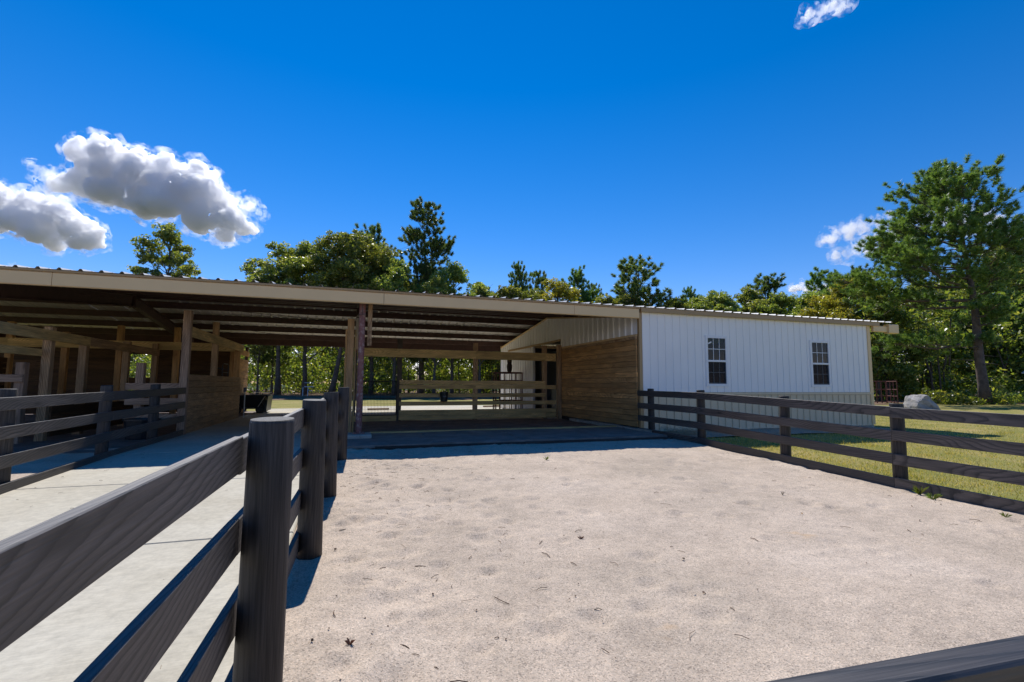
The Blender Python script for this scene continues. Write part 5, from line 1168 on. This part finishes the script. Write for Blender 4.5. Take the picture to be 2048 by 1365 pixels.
def cloud(label, puffs, dist, mat, vox=5., disp=(30, 14, 6), kids=14, name='cloud', fringe=True):
    """puffs in picture units about the cloud, turned into a body of real size far away"""
    k = dist / 969; cx_ = sum(p[0] for p in puffs) / len(puffs); cy_ = sum(p[1] for p in puffs) / len(puffs)
    d0 = (FWD * 969 + RIGHT * (cx_ - 1024) + UP * (682.5 - cy_)) * k; o0 = EYE + d0
    r_ = random.Random(int(cx_)); hr = Vector((RIGHT.x, RIGHT.y, 0)).normalized(); hf = Vector((FWD.x, FWD.y, 0)).normalized()
    VV = []; FF = []; cnt = [0]
    def ball(c, rad, dg=(1, 1, 1)):
        VV.append(ICO_V * np.array(dg) * rad + np.array(c)); FF.append(ICO_F + cnt[0]); cnt[0] += len(ICO_V)
    for (u, v, rad) in puffs:
        p = hr * (u - cx_) * k + Vector((0, 0, -(v - cy_) * k)) + hf * r_.uniform(-.6, .6) * rad * k
        ball(p, rad * k * .95, (1, 1.25, .9))
        for q in range(kids):
            a_ = r_.uniform(0, 6.283); e_ = r_.uniform(-.5, 1.5); d_ = Vector((math.cos(a_) * math.cos(e_), math.sin(a_) * math.cos(e_), math.sin(e_)))
            c1 = p + d_ * rad * k * .88; r1 = rad * k * r_.uniform(.2, .46) * (1 if e_ > 0 else .75); ball(c1, r1)
            for w in range(6):
                d2 = (d_ + Vector((r_.gauss(0, .8), r_.gauss(0, .8), r_.gauss(.2, .7)))).normalized(); r2 = r1 * r_.uniform(.25, .5)
                c2 = c1 + d2 * r1 * .95; ball(c2, r2)
                for z_ in range(2):
                    d3 = (d2 + Vector((r_.gauss(0, .8), r_.gauss(0, .8), r_.gauss(0, .8)))).normalized(); ball(c2 + d3 * r2, r2 * r_.uniform(.3, .55))
    me = np_mesh(name, np.concatenate(VV), np.concatenate(FF))
    o = mesh_obj(name, me, mat); o.location = o0; tag(o, label, 'cloud', 'clouds')
    rm_ = o.modifiers.new('r', 'REMESH'); rm_.mode = 'VOXEL'; rm_.voxel_size = vox
    for t, s in zip(ctex, disp):
        if not s: continue
        dm = o.modifiers.new('d', 'DISPLACE'); dm.texture = t; dm.texture_coords = 'GLOBAL'; dm.strength = s; dm.mid_level = .48
    if fringe:
        f_ = mesh_obj('cloud_fringe', me.copy(), None, o); f_.data.materials.clear(); f_.data.materials.append(CF)
        rm_ = f_.modifiers.new('r', 'REMESH'); rm_.mode = 'VOXEL'; rm_.voxel_size = vox * 1.8
        dm = f_.modifiers.new('d', 'DISPLACE'); dm.texture = ctex[0]; dm.texture_coords = 'GLOBAL'; dm.strength = 34; dm.mid_level = .1
        dm = f_.modifiers.new('d', 'DISPLACE'); dm.texture = ctex[1]; dm.texture_coords = 'GLOBAL'; dm.strength = 22; dm.mid_level = .35
    return o
big = [(152, 306, 24), (178, 296, 20), (205, 304, 22), (228, 308, 22), (170, 335, 34), (215, 340, 40), (262, 338, 34), (292, 350, 32), (336, 338, 22), (318, 372, 40), (362, 362, 34), (396, 352, 26), (382, 392, 38), (420, 392, 28), (440, 424, 30), (470, 446, 26), (492, 458, 18), (508, 462, 9),
       (345, 414, 36), (255, 384, 40), (150, 362, 30), (128, 372, 18), (408, 440, 34), (448, 468, 16), (300, 412, 32), (205, 384, 32), (466, 478, 9)]
cloud('large white cumulus cloud with a grey base above the left roof', big, 1400, CM, 3., (14, 10, 6))
cloud('second white cloud at the left edge below the large cumulus', [(-30, 405, 34), (8, 408, 24), (45, 406, 24), (80, 415, 24), (112, 432, 30), (150, 460, 32), (180, 478, 24), (95, 468, 30), (45, 445, 30), (110, 488, 18), (160, 488, 14), (10, 440, 22), (-20, 445, 26), (200, 462, 8)], 1500, CM, 3.2, (14, 10, 6))
cloud('small ragged cloud puff above the left edge cloud', [(66, 334, 8), (78, 348, 12), (94, 358, 14), (102, 376, 10), (90, 386, 8), (84, 340, 8)], 1400, CW, 2.2, (8, 7, 4))
cloud('small cloud streak right of the large cumulus', [(468, 398, 8), (484, 406, 12), (502, 416, 10), (518, 427, 7), (530, 434, 4)], 1400, CW, 2.0, (7, 6, 4))
cloud('white cloud partly behind the leaning pine', [(1648, 484, 9), (1668, 476, 12), (1692, 466, 15), (1720, 458, 15), (1752, 454, 14), (1790, 448, 14), (1672, 512, 9), (1700, 504, 13), (1728, 488, 14), (1760, 476, 16), (1800, 470, 20), (1840, 450, 20), (1900, 440, 26), (1960, 450, 26), (2030, 462, 18), (1690, 522, 6), (1738, 500, 12)], 1600, CW, 3, (10, 8, 5))
cloud('thin high cloud at the top right of the sky', [(1604, 42, 7), (1618, 32, 9), (1640, 24, 11), (1662, 18, 10), (1684, 14, 9), (1702, 8, 6), (1630, 12, 6), (1596, 46, 4)], 1300, CW, 2, (8, 7, 4))
cloud('little white cloud low over the roof at right', [(1584, 580, 7), (1598, 576, 9), (1612, 580, 8), (1630, 584, 7), (1650, 580, 8)], 1700, CM, 2.4, (6, 6, 4))
for (u, v) in ((238, 455), (225, 432), (580, 438), (200, 432)):
    pass
cloud('faint cloud scrap low at the left edge over the roof', [(8, 536, 5), (24, 534, 5), (36, 540, 4)], 1700, CW, 2., (4, 4, 3))
